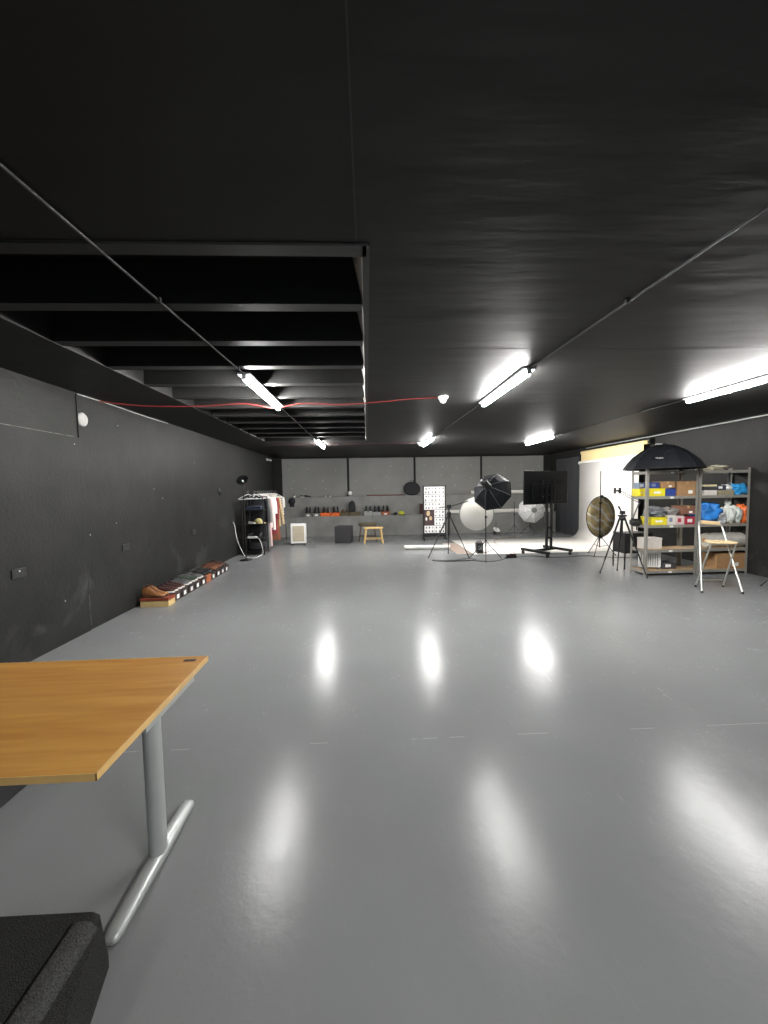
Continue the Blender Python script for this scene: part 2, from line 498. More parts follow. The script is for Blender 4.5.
# surface conduits along the ceiling
m_cond = mat('grey_conduit', (.03, .03, .03, 1), rough=.4, var=.1)
for x, a, b, l in ((LX[0], .2, 11.5, 'thin straight conduit running under the recess joists through two lights'),
                   (LX[1], .2, 8.3, 'thin straight conduit along the flat ceiling to the middle lights'),
                   (LX[2], 5.0, 8.3, 'thin straight conduit joining the two lights by the shelving')):
    c = tag(MB().tube([(x + (.0 if a > 4 else -.1 if x < 0 else .14), a, ZC - .017), (x, a if a > 4 else 3.8, ZC - .017), (x + (.05 if x < 0 else -.06), b, ZC - .017)][1 if a > 4 else 0:], .007, 8).build('ceiling_conduit', m_cond), l, 'conduit', 'ceiling conduits')
    yy = a + .9
    while yy < b:
        xx = x if a > 4 else x + ((-.1 if x < 0 else .14) * (3.8 - yy) / (3.8 - a) if yy < 3.8 else (.05 if x < 0 else -.06) * (yy - 3.8) / (b - 3.8))
        MB().box(xx - .016, xx + .016, yy - .012, yy + .012, ZC - .026, ZC, bevel=.003).build('saddle_clip', m_cond, c, world=True); yy += 1.3
tag(MB().tube(smooth_path([(6.6, 2.5, 2.70), (6.61, 5, 2.705), (6.6, 8, 2.70), (6.62, 11.4, 2.71)]), .012, 8).build('wall_cable', mat('pale_cable', (.42, .42, .41, 1), rough=.4)),
    'pale cable along the top of the wall above the shelving', 'cable')
tag(MB().tube(smooth_path([(XL + .012, 4.6, 2.735), (XL + .014, 5.2, 2.74), (XL + .012, 5.9, 2.733), (XL + .012, 6.6, 2.74)]), .006, 8).build('wall_cable', mat('pale_cable', (.42, .42, .41, 1))),
    'white cable along the top of the dark side wall above the round fitting', 'cable')
tag(MB().tube(smooth_path([(XL + .01, 4.95, 2.73), (-2.8, 5.08, 2.70), (-2.1, 5.05, 2.685), (-1.5, 4.93, 2.685), (-1.14, 4.9, 2.62), (-.8, 4.93, 2.68), (-.3, 5.0, 2.68), (.2, 5.02, 2.715), (.6, 4.96, 2.735), (.93, 4.9, 2.735)]), .0075, 8).build('red_cable', M_RED),
    'red cable slung under the ceiling joists to the nearer white sensor', 'cable', 'red alarm cables')
tag(MB().tube(smooth_path([(-2.6, 9.75, 2.735), (-1, 9.8, 2.735), (.3, 9.72, 2.738), (1.3, 9.75, 2.735)]), .005, 8).build('red_cable', mat('dull_red_cable', srgb(60, 26, 26), rough=.6)),
    'thin red cable across the ceiling to the far white sensor', 'cable', 'red alarm cables')


def sensor(loc, l):
    r = thing('ceiling_sensor', l, 'sensor', loc, 0, 'white ceiling sensors')
    MB().lathe([(.062, 0), (.064, -.012), (.06, -.03), (.05, -.034)], 24).build('base', M_WHITE, r)
    MB().lathe([(.045, -.033), (.043, -.055), (.032, -.075), (.012, -.086), (.001, -.088)], 20).build('dome', M_WHITE, r)
    MB().lathe([(.008, -.088), (.007, -.092)], 10, T((.0, 0, 0))).build('indicator', mat('grey_dot', (.2, .2, .2, 1)), r)
    return r


sensor((.98, 4.9, ZC), 'white domed sensor on the ceiling at the end of the red cable')
sensor((1.36, 9.75, ZC), 'small white domed sensor beside the far middle ceiling light')
r = thing('corner_camera', 'small white camera high in the corner by the end wall', 'camera', (XL + .0, 12.9, 2.62))
MB().box(0, .03, -.03, .03, -.04, .04, bevel=.004).build('bracket', M_WHITE, r)
MB().tube([(.03, 0, 0), (.16, -.05, -.03)], .03, 12).build('camera_body', M_WHITE, r)

# ------------------------------------------------- fittings on the left wall
r = thing('round_wall_fitting', 'round white fitting high on the dark side wall', 'fitting', (XL, 4.66, 2.46))
RX = Matrix.Rotation(PI / 2, 4, 'Y')
m_aged = mat('aged_white_plastic', (.30, .30, .285, 1), rough=.5)
MB().lathe([(.078, 0), (.078, .012), (.07, .02), (.055, .022)], 28, RX).build('rim', m_aged, r)
MB().lathe([(.055, .018), (.05, .026), (.02, .03), (.0, .03)], 24, RX).build('disc', m_aged, r)


def socket(y, z, l, x0=XL):
    r = thing('wall_socket', l, 'socket', (x0, y, z), 0, 'black wall sockets')
    MB().box(0, .012, -.075, .075, -.045, .045, bevel=.004).build('plate', M_BLACK, r)
    for s in (-1, 1):
        mb = MB()
        mb.box(.011, .0135, s * .037 - .004, s * .037 + .004, .0, .014)
        mb.box(.011, .0135, s * .037 - .014, s * .037 - .006, -.018, -.012)
        mb.box(.011, .0135, s * .037 + .006, s * .037 + .014, -.018, -.012)
        mb.build('pin_slot', mat('slot_grey', (.05, .05, .05, 1)), r)
    MB().box(.011, .017, -.008, .008, .012, .03, bevel=.002).build('switch', M_WHITE if y < 4 else M_BLACK, r)
    return r


socket(3.70, .87, 'black double socket on the boarded wall beside the desk', XL + .012)
socket(5.32, .87, 'black double socket on the dark wall above the cream shoebox')
socket(7.37, .85, 'black double socket on the dark wall above the far end of the shoebox row')
socket(9.43, .86, 'black double socket with a white plug beside the clothes rail')
r = thing('wall_patch', 'small dark oval cover on the wall beside the floor lamp', 'cover', (XL, 8.75, 1.62))
MB().lathe([(.1, 0), (.1, .012), (.085, .02), (.0, .022)], 24, RX).build('cover', M_BLACK, r)
MB().lathe([(.014, .02), (.012, .026)], 8, RX).build('screw', M_STEEL, r)

# =================================================================== DESK
dk = thing('desk', 'honey oak office desk with silver cantilever legs', 'desk', (-1.68, 1.63, 0), 0)
DX0, DX1, DY0, DY1 = -.8, .81, -.43, .43
MB().box(DX0, DX1 - .003, DY0 + .003, DY1 - .003, .695, .72, bevel=.002).build('desk_top', M_WOOD, dk)
mb = MB()
mb.box(DX1 - .003, DX1, DY0, DY1, .695, .7205); mb.box(DX0, DX1, DY0, DY0 + .003, .695, .7205); mb.box(DX0, DX1, DY1 - .003, DY1, .695, .7205)
mb.build('edge_band', M_EDGE, dk)['label'] = 'pale edge band'
g = MB().box(DX1 - .105, DX1 - .045, DY1 - .06, DY1 - .04, .72, .7225, bevel=.001).build('cable_grommet', M_BLACK, dk)
for sx in (-1, 1):
    xc = .74 * sx - (.0 if sx > 0 else 0)
    # oval column
    mb = MB(); rings = []
    for z in (.045, .3, .665):
        rings.append([Vector((xc + .033 * math.cos(2 * PI * i / 20), .045 * math.sin(2 * PI * i / 20), z)) for i in range(20)])
    mb.loft(rings).build('leg_column', M_DESKM, dk)
    # low tapering foot
    mb = MB(); rings = []
    for yy, w, h in ((-.325, .016, .014), (-.318, .026, .024), (-.295, .030, .033), (-.1, .034, .042), (0, .036, .045), (.1, .034, .042), (.26, .031, .034), (.285, .026, .026), (.293, .016, .016)):
        rings.append([Vector((xc + u * w, yy, .008 + v * h)) for u, v in ((-1, 0), (1, 0), (1, .55), (.75, .88), (.35, 1), (-.35, 1), (-.75, .88), (-1, .55))])
    ft = mb.loft(rings).build('foot', M_DESKM, dk)
    for yy in (-.29, .26):
        MB().lathe([(.022, 0), (.022, .012)], 12, T((xc, yy, 0))).build('glide', M_BLACK, ft)
    mb = MB(); mb.box(xc - .02, xc + .036, -.10, .33, .635, .694, bevel=.003)
    mb.build('top_bracket', M_DESKM, dk)
    MB().box(xc - .02, xc + .03, .30, .315, .655, .694).build('fixing_plate', M_BLACK, dk)
MB().bar((-.74, .12, .67), (.74, .12, .67), .04, .05).build('cross_beam', M_STEEL, dk)
MB().box(-.2, .2, -.06, .06, .64, .69, bevel=.01).build('cable_tray', M_BLACK, dk)

pd = thing('pedestal_drawers', 'black drawer pedestal standing under the wooden desk', 'drawers', (-2.10, 1.86, 0), 0)
MB().box(-.2, .2, -.32, .34, .006, .6, bevel=.004).build('body', M_CHAR, pd)
for i in range(3):
    d = MB().box(-.195, .195, -.34, -.322, .04 + i * .187, .22 + i * .187, bevel=.004).build('drawer', M_CHAR, pd)
    MB().bar((-.06, -.347, .15 + i * .187), (.06, -.347, .15 + i * .187), .014, .012).build('handle', M_STEEL, d)
for sx in (-1, 1):
    for sy in (-1, 1):
        MB().lathe([(.02, 0), (.022, .008)], 10, T((sx * .16, sy * .27, 0))).build('glide', M_BLACK, pd)


# ================================================================== SHOES
def make_shoe(name, upper, sole, lace, boot=False, label='', cat='shoe', ht=None):
    """a shoe along +x (toe), heel at x=0, 29 cm long"""
    r = thing(name, label, cat)
    Ls = .29
    st = [(.0, .030, .0), (.02, .036, .0), (.07, .036, 0), (.13, .034, .003), (.19, .043, .004), (.24, .044, 0), (.275, .030, -.003), (.288, .012, -.006)]
    mb = MB(); rings = []
    for z, k in ((0, .96), (.012, 1.04), (.024, 1.0)):
        top = [Vector((x, c + w * k, z)) for x, w, c in st]; bot = [Vector((x, c - w * k, z)) for x, w, c in reversed(st)]
        rings.append(top + bot)
    mb.loft(rings).build('sole', sole, r)
    ht = ht or (.15 if boot else .095)
    # sections of the upper across the length
    secs = [(.004, .026, ht * .97), (.03, .033, ht), (.075, .033, ht * .96), (.105, .033, ht * .84), (.15, .036, .085 if boot else .072), (.20, .040, .06), (.245, .040, .048), (.273, .028, .04), (.284, .012, .032)]
    mb = MB(); rings = []
    for x, w, h in secs:
        rg = []
        for i in range(13):
            a = PI * i / 12
            cx = math.cos(a)
            rg.append(Vector((x, math.copysign(abs(cx) ** .7, cx) * w * (1 if i in (0, 12) else 1), .022 + (h - .022) * math.sin(a) ** .75)))
        rings.append(rg)
    up = mb.loft(rings).build('upper', upper, r)
    mb = MB()
    mb.tube([Vector((.04 + .035 * math.cos(t), .026 * math.sin(t), ht + .001)) for t in [2 * PI * j / 14 for j in range(15)]], .006, 6)
    mb.build('collar', lace, r)
    mb = MB()
    path = []
    for j in range(5):
        x = .115 + j * .019; z = [ht * .83, .079, .0735, .069, .065][j] + (.01 if boot and j < 3 else 0)
        row = [(x, -.026, z - .012), (x + .004, -.012, z + .001), (x + .004, .012, z + .001), (x, .026, z - .012)]
        path += row if j % 2 == 0 else row[::-1]
    mb.tube(path, .0032, 5)
    mb.build('laces', lace, r)
    return r


c_brown = mat('tan_leather', srgb(128, 84, 46), rough=.5, var=.15)
c_dbrown = mat('dark_brown_leather', srgb(62, 40, 32), rough=.45, var=.15)
c_black = mat('black_leather', (.012, .012, .012, 1), rough=.4)
c_grey = mat('grey_suede', srgb(84, 84, 86), rough=.85)
c_orange = mat('rust_suede', srgb(112, 66, 42), rough=.8)
c_white = mat('white_rubber', srgb(212, 210, 204), rough=.6)
c_gum = mat('dark_gum', srgb(70, 48, 34), rough=.6)
c_green = mat('dark_green_canvas', srgb(44, 58, 46), rough=.85)
c_maroon = mat('maroon_leather', srgb(64, 34, 30), rough=.5)
c_navy = mat('navy_fabric', srgb(34, 40, 58), rough=.8)

STY = {
    'tan': ('tan leather', make_shoe('boot', c_brown, c_gum, c_dbrown, True)),
    'maroon': ('maroon leather', make_shoe('shoe', c_maroon, c_white, c_black)),
    'grey': ('grey suede', make_shoe('shoe', c_grey, c_white, c_black)),
    'black': ('black leather', make_shoe('shoe', c_black, c_black, c_grey)),
    'green': ('dark green canvas', make_shoe('shoe', c_green, c_white, c_grey)),
    'rust': ('rust suede', make_shoe('shoe', c_orange, c_gum, c_dbrown)),
    'brown': ('dark brown leather', make_shoe('shoe', c_dbrown, c_black, c_black)),
    'blackboot': ('tall black', make_shoe('boot', c_black, c_black, c_grey, True, ht=.21)),
    'greenboot': ('tall dark green', make_shoe('boot', c_green, c_white, c_grey, True, ht=.21)),
    'brownboot': ('tall dark brown', make_shoe('boot', c_dbrown, c_black, c_black, True, ht=.2)),
    'white': ('white', make_shoe('shoe', c_white, c_white, c_grey)),
}
USED = set()


def shoe(style, loc, rotz, label, group, scale=1.0):
    src = STY[style][1]
    o = src if style not in USED else copy_tree(src)
    USED.add(style)
    o.location = loc; o.rotation_euler = (0, 0, rotz); o.scale = (scale,) * 3
    o['label'] = label; o['group'] = group
    return o


def shoebox(loc, rotz, L, Wd, Hh, body, lid, label, sticker=None, group=None, end=True):
    """a lidded box, its length along x"""
    r = thing('shoebox', label, 'shoebox', loc, rotz, group)
    MB().box(-L / 2, L / 2, -Wd / 2, Wd / 2, 0, Hh - .004, bevel=.002).build('box_body', body, r)
    ld = MB().box(-L / 2 - .005, L / 2 + .005, -Wd / 2 - .005, Wd / 2 + .005, Hh - .038, Hh, bevel=.003).build('lid', lid, r)
    if sticker:
        if end: MB().box(L / 2, L / 2 + .0012, -.045, .03, .022, .085).build('label_sticker', sticker, r)
        else: MB().box(-.05, .05, -Wd / 2 - .0012, -Wd / 2, .02, .075).build('label_sticker', sticker, r)
    return r


b_cream = mat('cream_card', srgb(196, 170, 116), rough=.7)
b_redlid = mat('brick_red_card', srgb(128, 56, 36), rough=.6)
b_dark = mat('dark_brown_card', srgb(52, 36, 32), rough=.6)
b_orange = mat('orange_card', srgb(168, 96, 62), rough=.7)
b_blk = mat('black_card', srgb(36, 32, 32), rough=.6)
m_stk = mat('white_sticker', (.82, .82, .80, 1), rough=.5)

ordn = ['first', 'second', 'third', 'fourth', 'fifth', 'sixth', 'seventh', 'eighth', 'ninth', 'tenth']
ys = [5.535, 5.80, 6.02, 6.25, 6.47, 6.70, 6.92, 7.13, 7.37, 7.58, 7.79]
sty = ['tan', 'maroon', 'maroon', 'grey', 'green', 'grey', 'black', 'black', 'rust', 'rust', 'brown']
for i, y in enumerate(ys):
    body, lid, stk = (b_cream, b_redlid, None) if i == 0 else (b_orange, b_orange, None) if i == 6 else (b_dark if i % 2 else b_blk, b_dark if i % 3 else b_blk, m_stk)
    H = .125
    if i == 0: l = 'cream shoebox with a brick red lid at the near end of the floor row'
    elif i == 6: l = 'plain orange brown shoebox among the dark ones in the floor row'
    else: l = 'dark shoebox with white end label, %s after the cream box in the floor row' % ordn[i - 1]
    shoebox((-3.02 if i else -3.005, y, 0), 0, .345 if i else .385, .19, H, body, lid, l, stk, 'shoeboxes along the side wall')
    for s, w in ((-1, 'nearer shoe'), (1, 'farther shoe')):
        where = 'the cream shoebox' if i == 0 else 'the orange shoebox' if i == 6 else 'the %s box after the cream one' % ordn[i - 1]
        nm = STY[sty[i]][0]
        w2 = w.replace('shoe', 'boot') if sty[i] == 'tan' else w
        shoe(sty[i], (-3.16 if i else -3.18, y + s * .048, H), random.uniform(-.06, .06), '%s %s on %s' % (nm, w2, where), 'shoes on the floor row of boxes', 1.0 if i else 1.05)

# ------------------------------------------------------ shoes on the ledge
g_light = mat('light_grey_card', srgb(150, 152, 150), rough=.7)
g_mid = mat('mid_grey_card', srgb(118, 118, 114), rough=.7)
o_box = mat('bright_orange_card', srgb(226, 104, 40), rough=.6)
olive = mat('olive_brown_card', srgb(84, 74, 52), rough=.7)
YL = 13.33


def ledge_x(px): return at(px, 516, YL).x


led = [(305, 312, g_mid, 'grey', 'small grey shoebox at the end of the ledge beyond the white heater', 'blackboot'),
       (313.6, 320.2, g_mid, 'grey', 'small grey shoebox touching the orange ones on the ledge', 'blackboot'),
       (320.8, 331, o_box, 'orange', 'bright orange shoebox beside the small grey one on the ledge', 'brownboot'),
       (331.5, 340, o_box, 'orange', 'bright orange shoebox beside the olive one on the ledge', 'blackboot'),
       (340.6, 349, olive, 'olive', 'olive brown shoebox with tan shoes on the ledge', 'rust'),
       (349.6, 360.5, olive, 'olive', 'olive brown shoebox under the tall black bag on the ledge', None),
       (364, 372.5, g_light, 'light grey', 'light grey shoebox beside the gap on the ledge above the wooden stool', 'greenboot'),
       (373, 381, g_light, 'light grey', 'light grey shoebox touching the faded orange one on the ledge', 'blackboot'),
       (381.6, 389.5, b_orange, 'faded orange', 'faded orange shoebox at the end of the box row on the ledge', 'blackboot')]
where = ['the grey box at the ledge end', 'the grey box next to the orange ones', 'the orange box next to the grey one', 'the orange box next to the olive one', 'the olive ledge box', '',
         'the light grey box by the gap', 'the light grey box by the faded orange one', 'the faded orange ledge box']
for i, (a, b, m, cn, l, s) in enumerate(led):
    x0, x1 = ledge_x(a), ledge_x(b)
    shoebox(((x0 + x1) / 2, YL, ZL1), 0, x1 - x0 - .012, .24, .125, m, m, l, m_stk if i in (0, 1, 8) else None, 'shoeboxes on the ledge', False)
    if s:
        for q, w in ((-1, 'one shoe of the pair by the ledge end side'), (1, '')):
            tall = 'boot' in s
            nm = STY[s][0]
            shoe(s, ((x0 + x1) / 2 + q * .062 * (1 if x1 - x0 > .25 else .8), YL + .11, ZL1 + .125), -PI / 2 + q * .1,
                 '%s %s on %s, %s side' % (nm, 'boot' if 'boot' in s else 'shoe', where[i], 'heater' if q < 0 else 'curtain'), 'shoes on the ledge', .8 if not tall else .95)
# tall black bag on an olive box
x0, x1 = ledge_x(349), ledge_x(355.5)
bg = thing('tall_bag', 'tall rounded black bag standing on an olive shoebox on the ledge', 'bag', ((x0 + x1) / 2, YL, ZL1 + .125))
mb = MB(); rings = []
for z, k in ((0, .85), (.03, 1), (.15, 1.02), (.27, .96), (.33, .8), (.365, .5), (.375, .12)):
    rings.append([Vector((k * .11 * math.copysign(abs(math.cos(t)) ** .6, math.cos(t)), k * .07 * math.copysign(abs(math.sin(t)) ** .6, math.sin(t)), z)) for t in [2 * PI * i / 20 for i in range(20)]])
mb.loft(rings).build('bag_body', M_BLKF, bg)
MB().box(-.075, .075, -.09, -.062, .04, .18, bevel=.012).build('front_pocket', M_BLKF, bg)
MB().tube(smooth_path([(-.03, 0, .365), (-.02, 0, .40), (.02, 0, .40), (.03, 0, .365)]), .007, 6).build('handle', M_BLACK, bg)
shoe('black', (ledge_x(396.5), YL + .1, ZL1), -PI / 2 - .5, 'black leather shoe on the bare ledge beside the lime cap', 'shoes on the ledge', .9)
# lime cap
cp = thing('lime_baseball_hat', 'lime yellow cap lying on the lower ledge', 'cap', (ledge_x(401.5), YL, ZL1))
m_lime = mat('lime_cloth', srgb(186, 190, 62), rough=.8)
MB().lathe([(.105, 0), (.108, .03), (.1, .075), (.075, .11), (.035, .128), (.001, .132)], 20).build('crown', m_lime, cp)
mb = MB()
mb.prism([(.10 * math.cos(t), .1 * math.sin(t)) for t in [PI + PI * .12 + PI * .76 * i / 10 for i in range(11)]] + [(.11 * math.cos(t), -.06 + .15 * math.sin(t)) for t in [2 * PI - PI * .12 - PI * .76 * i / 10 for i in range(11)]], lambda u, v, d: (u, v, d), .004, .010)
mb.build('visor', mat('dark_visor', srgb(44, 46, 40), rough=.8), cp)
MB().lathe([(.011, .13), (.008, .138)], 8).build('button', m_lime, cp)
# maroon speaker-like box behind the board
x0, x1 = ledge_x(419.8), ledge_x(427)
bx = thing('maroon_box', 'dark maroon upright box on the ledge behind the paper board', 'box', ((x0 + x1) / 2, YL + .03, ZL1))
MB().box(-(x1 - x0) / 2, (x1 - x0) / 2, -.1, .1, 0, .37, bevel=.006).build('body', c_maroon, bx)
MB().box(-.09, .09, -.104, -.1, .05, .32, bevel=.001).build('front_panel', mat('dark_maroon', srgb(60, 26, 28), rough=.7), bx)

# white rolls on the ledges
def paper_roll(a, b, r, label, cat='paper roll', m=M_PAPER, group=None):
    a, b = Vector(a), Vector(b)
    t = thing('paper_roll', label, cat, (a + b) / 2 - Vector((0, 0, r)), 0, group)
    MB().tube([a, b], r, 20).build('rolled_paper', m, t, world=True)
    d = (b - a).normalized()
    mb = MB()
    for p, s in ((a, -1), (b, 1)):
        mb.tube([p - d * .02 * s, p + d * .012 * s], r * .55, 14)
    mb.build('core_tube', M_CARD, t, world=True)
    return t


paper_roll((at(441, 513, 13.32).x, 13.32, ZL1 + .065), (6.45, 13.30, ZL1 + .065), .065, 'long white paper roll lying on the lower ledge behind the softboxes', group='white rolls on the ledges')
paper_roll((at(471, 492, 13.62).x, 13.62, ZL2 + .06), (at(524, 492, 13.62).x, 13.62, ZL2 + .06), .06, 'white paper roll lying on the upper ledge behind the black softbox', group='white rolls on the ledges')
a, b = fl(404.5, 549.3), fl(449, 549.3)
paper_roll((a.x, 9.98, .056), (b.x + .03, 9.86, .056), .055, 'white paper roll lying on the floor before the paper board')

# things on the upper ledge
YU = 13.64
def up_x(px): return at(px, 497, YU).x


shoe('white', (up_x(294.5), YU + .12, ZL2), -PI / 2, 'white shoe on the upper ledge next to the hanging black cap', 'shoes on the ledge', .85)
shoe('grey', (up_x(300), YU + .0, ZL2), 0.2, 'grey suede shoe on the upper ledge beside the white one', 'shoes on the ledge', .8)
shoe('black', (up_x(304.5), YU + .0, ZL2), .1, 'black leather shoe lying alone on the upper ledge', 'shoes on the ledge', .8)
shoe('white', (up_x(325.8), YU + .12, ZL2), -PI / 2, 'white shoe of the upper ledge pair, on the clothes rail side', 'shoes on the ledge', .75)
shoe('white', (up_x(330.2), YU + .12, ZL2), -PI / 2, 'white shoe of the upper ledge pair, on the globe side', 'shoes on the ledge', .75)
# black cap hanging on the wall under the ledge
cp = thing('black_baseball_hat', 'round black cap hanging under the upper ledge by the corner', 'cap', (at(291.5, 500, 13.4).x, YB2, 1.22))
RXn = Matrix.Rotation(PI / 2, 4, 'X')
MB().lathe([(.115, 0.0), (.118, .03), (.105, .08), (.075, .11), (.03, .125), (.001, .128)], 20, RXn).build('crown', M_BLKF, cp)
MB().box(-.08, .08, -.02, -.004, -.2, -.1, bevel=.003).build('visor', M_BLKF, cp)
MB().tube([(0, 0, .12), (0, -.03, .125), (0, -.035, .14)], .005, 6).build('hook', M_STEEL, cp)
# globe
gl = thing('white_globe', 'small white globe lamp on the upper ledge below a panel joint', 'lamp', (up_x(350), YU, ZL2))
MB().lathe([(.045, 0), (.045, .02), (.03, .03), (.028, .045)], 18).build('base', M_STEEL, gl)
MB().lathe([(.028, .04), (.055, .055), (.078, .09), (.082, .12), (.07, .155), (.04, .18), (.001, .188)], 22).build('globe', M_WHITE, gl)
# red rod
rd = thing('red_rod', 'long thin dark red rod lying on the upper ledge', 'rod', ((up_x(368) + up_x(403)) / 2, YU, ZL2))
hl = (up_x(403) - up_x(368)) / 2
MB().tube([(-hl, 0, .02), (hl, 0, .02)], .018, 10).build('rod', mat('dark_red', srgb(112, 50, 46), rough=.6), rd)
mb = MB()
for s in (-1, 1): mb.tube([(s * hl, 0, .02), (s * (hl + .03), 0, .02)], .02, 10)
mb.build('end_cap', M_BLACK, rd)
# black oval bag
x0, x1 = up_x(404), up_x(420)
bg = thing('oval_bag', 'flat black oval bag leaning on the upper ledge', 'bag', ((x0 + x1) / 2, YU + .0, ZL2 + .0))
mb = MB(); rings = []
w, h = (x1 - x0) / 2, .235
for dy, k in ((-.03, .9), (-.018, .985), (0, 1), (.018, .985), (.03, .9)):
    rings.append([Vector((w * k * math.cos(t), dy + .12 * (math.sin(t) * .3), h + h * k * math.sin(t))) for t in [2 * PI * i / 32 for i in range(32)]])
mb.loft(rings).build('bag_body', M_BLKF, bg)
mb = MB(); mb.tube([Vector((w * .985 * math.cos(t), .12 * (math.sin(t) * .3), h + h * .985 * math.sin(t))) for t in [2 * PI * i / 32 for i in range(33)]], .014, 6)
mb.build('zip_edge', M_BLACK, bg)
MB().tube(smooth_path([(-.06, .03, 2 * h - .01), (-.05, .03, 2 * h + .05), (.05, .03, 2 * h + .05), (.06, .03, 2 * h - .01)]), .008, 6).build('handle', M_BLACK, bg)

# ============================================================= BACK FLOOR
p = fl(298.7, 545.2)
ht = thing('heater', 'white panel heater with a beige grille by the end wall', 'heater', (p.x, p.y, 0), .05)
mb = MB()
mb.box(-.22, .22, -.0, .16, .05, .63, bevel=.012)
mb.build('casing', M_WHITE, ht)
gr = MB().box(-.165, .165, -.006, .002, .11, .56, bevel=.003).build('grille', mat('beige_mesh', srgb(176, 166, 146), rough=.7, var=.2, scale=90), ht)
mb = MB()
for i in range(16): mb.box(-.16, .16, -.0085, -.006, .12 + i * .0275, .13 + i * .0275)
mb.build('louvre_slat', mat('beige_slat', srgb(190, 180, 158), rough=.6), gr)
for sx in (-1, 1):
    for sy in (.02, .14):
        MB().tube([(sx * .18 - .012, sy, .025), (sx * .18 + .012, sy, .025)], .025, 12).build('castor', M_BLACK, ht)
MB().box(-.1, .1, .02, .06, .628, .634, bevel=.001).build('control_panel', M_STEEL, ht)

p = (fl(335.5, 543.5) + fl(352, 543.5)) / 2
cb = thing('black_cube', 'dark charcoal cube pouf by the end wall', 'pouf', (p.x, p.y + .24, 0), -.12)
MB().box(-.24, .24, -.24, .24, .01, .5, bevel=.012, seg=3).build('cube_body', M_CHAR, cb)
mb = MB()
for z in (.49, .02):
    mb.tube([(-.235, -.235, z), (.235, -.235, z), (.235, .235, z), (-.235, .235, z), (-.235, -.235, z)], .006, 6)
mb.build('piping', M_BLACK, cb)
MB().lathe([(.03, 0), (.03, .012)], 10, T((.18, .18, 0))).build('foot', M_BLACK, cb)
MB().lathe([(.03, 0), (.03, .012)], 10, T((-.18, -.18, 0))).build('foot', M_BLACK, cb)


def stool(name, label, loc, w, d, h, seat_m, leg_m, rot, thick=.03, soft=False):
    r = thing(name, label, 'stool', loc, rot)
    mb = MB(); rings = []
    for z, k in ((h - thick, .94), (h - thick * .8, 1), (h - thick * .25, 1), (h, .95)):
        rings.append([Vector((w / 2 * k * math.copysign(abs(math.cos(t)) ** .55, math.cos(t)), d / 2 * k * math.copysign(abs(math.sin(t)) ** .55, math.sin(t)), z)) for t in [2 * PI * i / 28 for i in range(28)]])
    mb.loft(rings).build('seat', seat_m, r)
    for sx in (-1, 1):
        for sy in (-1, 1):
            MB().tube([(sx * w * .36, sy * d * .34, h - thick), (sx * w * .47, sy * d * .46, 0)], .019, 10, r1=.015).build('leg', leg_m, r)
    for sy in (-1, 1):
        MB().tube([(-w * .43, sy * d * .42, h * .3), (w * .43, sy * d * .42, h * .3)], .010, 8).build('stretcher', leg_m, r)
    for sx in (-1, 1):
        MB().tube([(sx * w * .42, -d * .41, h * .36), (sx * w * .42, d * .41, h * .36)], .010, 8).build('stretcher', leg_m, r)
    return r


p = fl(372, 544)
stool('wooden_stool', 'low pale wooden stool with splayed legs by the end wall', (p.x + .05, p.y + .16, 0), .58, .32, .47, M_PINE, M_PINE, .08)
stool('olive_stool', 'low stool with a dark olive padded seat behind the wooden stool', (p.x - .12, p.y + .62, 0), .56, .36, .56, mat('olive_vinyl', srgb(70, 62, 42), rough=.6), mat('dark_walnut', srgb(74, 52, 34), rough=.5), 0, .08)

# ======================================================== LAMP AND CLOTHES
p = fl(246.3, 560.3)
lp = thing('floor_lamp', 'slim black floor lamp with a dish head beside the clothes rail', 'floor lamp', (p.x, p.y, 0))
MB().lathe([(.14, 0), (.145, .006), (.14, .018), (.03, .028), (.014, .04)], 28).build('base', M_BLKM, lp)
q = at(243, 489, p.y - .02)
MB().tube([(0, 0, .02), (-.0, 0, .9), (q.x - p.x, 0, q.z)], .011, 10).build('pole', M_BLKM, lp)
mh = T((q.x - p.x, -.02, q.z + .2)) @ Matrix.Rotation(math.radians(52), 4, 'X')
hd = MB().lathe([(.012, -.05), (.05, -.04), (.115, -.012), (.138, .012), (.132, .014), (.108, -.004), (.05, -.028), (.001, -.034)], 28, mh).build('lamp_shade', M_BLKM, lp)
MB().lathe([(.018, -.03), (.026, -.01), (.024, .01), (.001, .022)], 14, mh @ T((0, -.02, 0))).build('bulb', M_WHITE, hd)
MB().tube([(q.x - p.x, 0, q.z - .02), (q.x - p.x, .01, q.z + .16)], .009, 8).build('neck', M_BLKM, lp)

RLX, RY_0, RY_1, RZ = -2.84, 9.66, 12.3, 1.58
rk = thing('clothes_rail', 'black metal clothes rail with open shelves at its near end', 'clothes rail', (RLX, RY_0, 0))
XA, XB = -.26, .25
D2 = .42
for x in (XA, XB):
    for y, z1 in ((0, 1.45), (D2, 1.45), (RY_1 - RY_0, .45)):
        MB().tube([(x, y, .0), (x, y, z1)], .013, 8).build('post', M_BLKM, rk)
for y in (0.0, D2, RY_1 - RY_0):
    MB().tube([(0, y, 1.0 if y > 1 else 1.45), (0, y, RZ)], .012, 8).build('rail_support', M_BLKM, rk)
    if y > 1:
        MB().tube([(XA, y, .45), (0, y, 1.0), (XB, y, .45)], .012, 8).build('end_brace', M_BLKM, rk)
    else:
        MB().tube([(XA, y, 1.45), (XB, y, 1.45)], .012, 8).build('top_bar', M_BLKM, rk)
MB().tube([(0, -.03, RZ), (0, RY_1 - RY_0 + .03, RZ)], .013, 10).build('hanging_rail', M_BLKM, rk)
for z in (.1, .42, .78, 1.12):
    sh = MB().box(XA, XB, 0, D2, z - .012, z, bevel=.002).build('shelf', M_BLKM, rk)
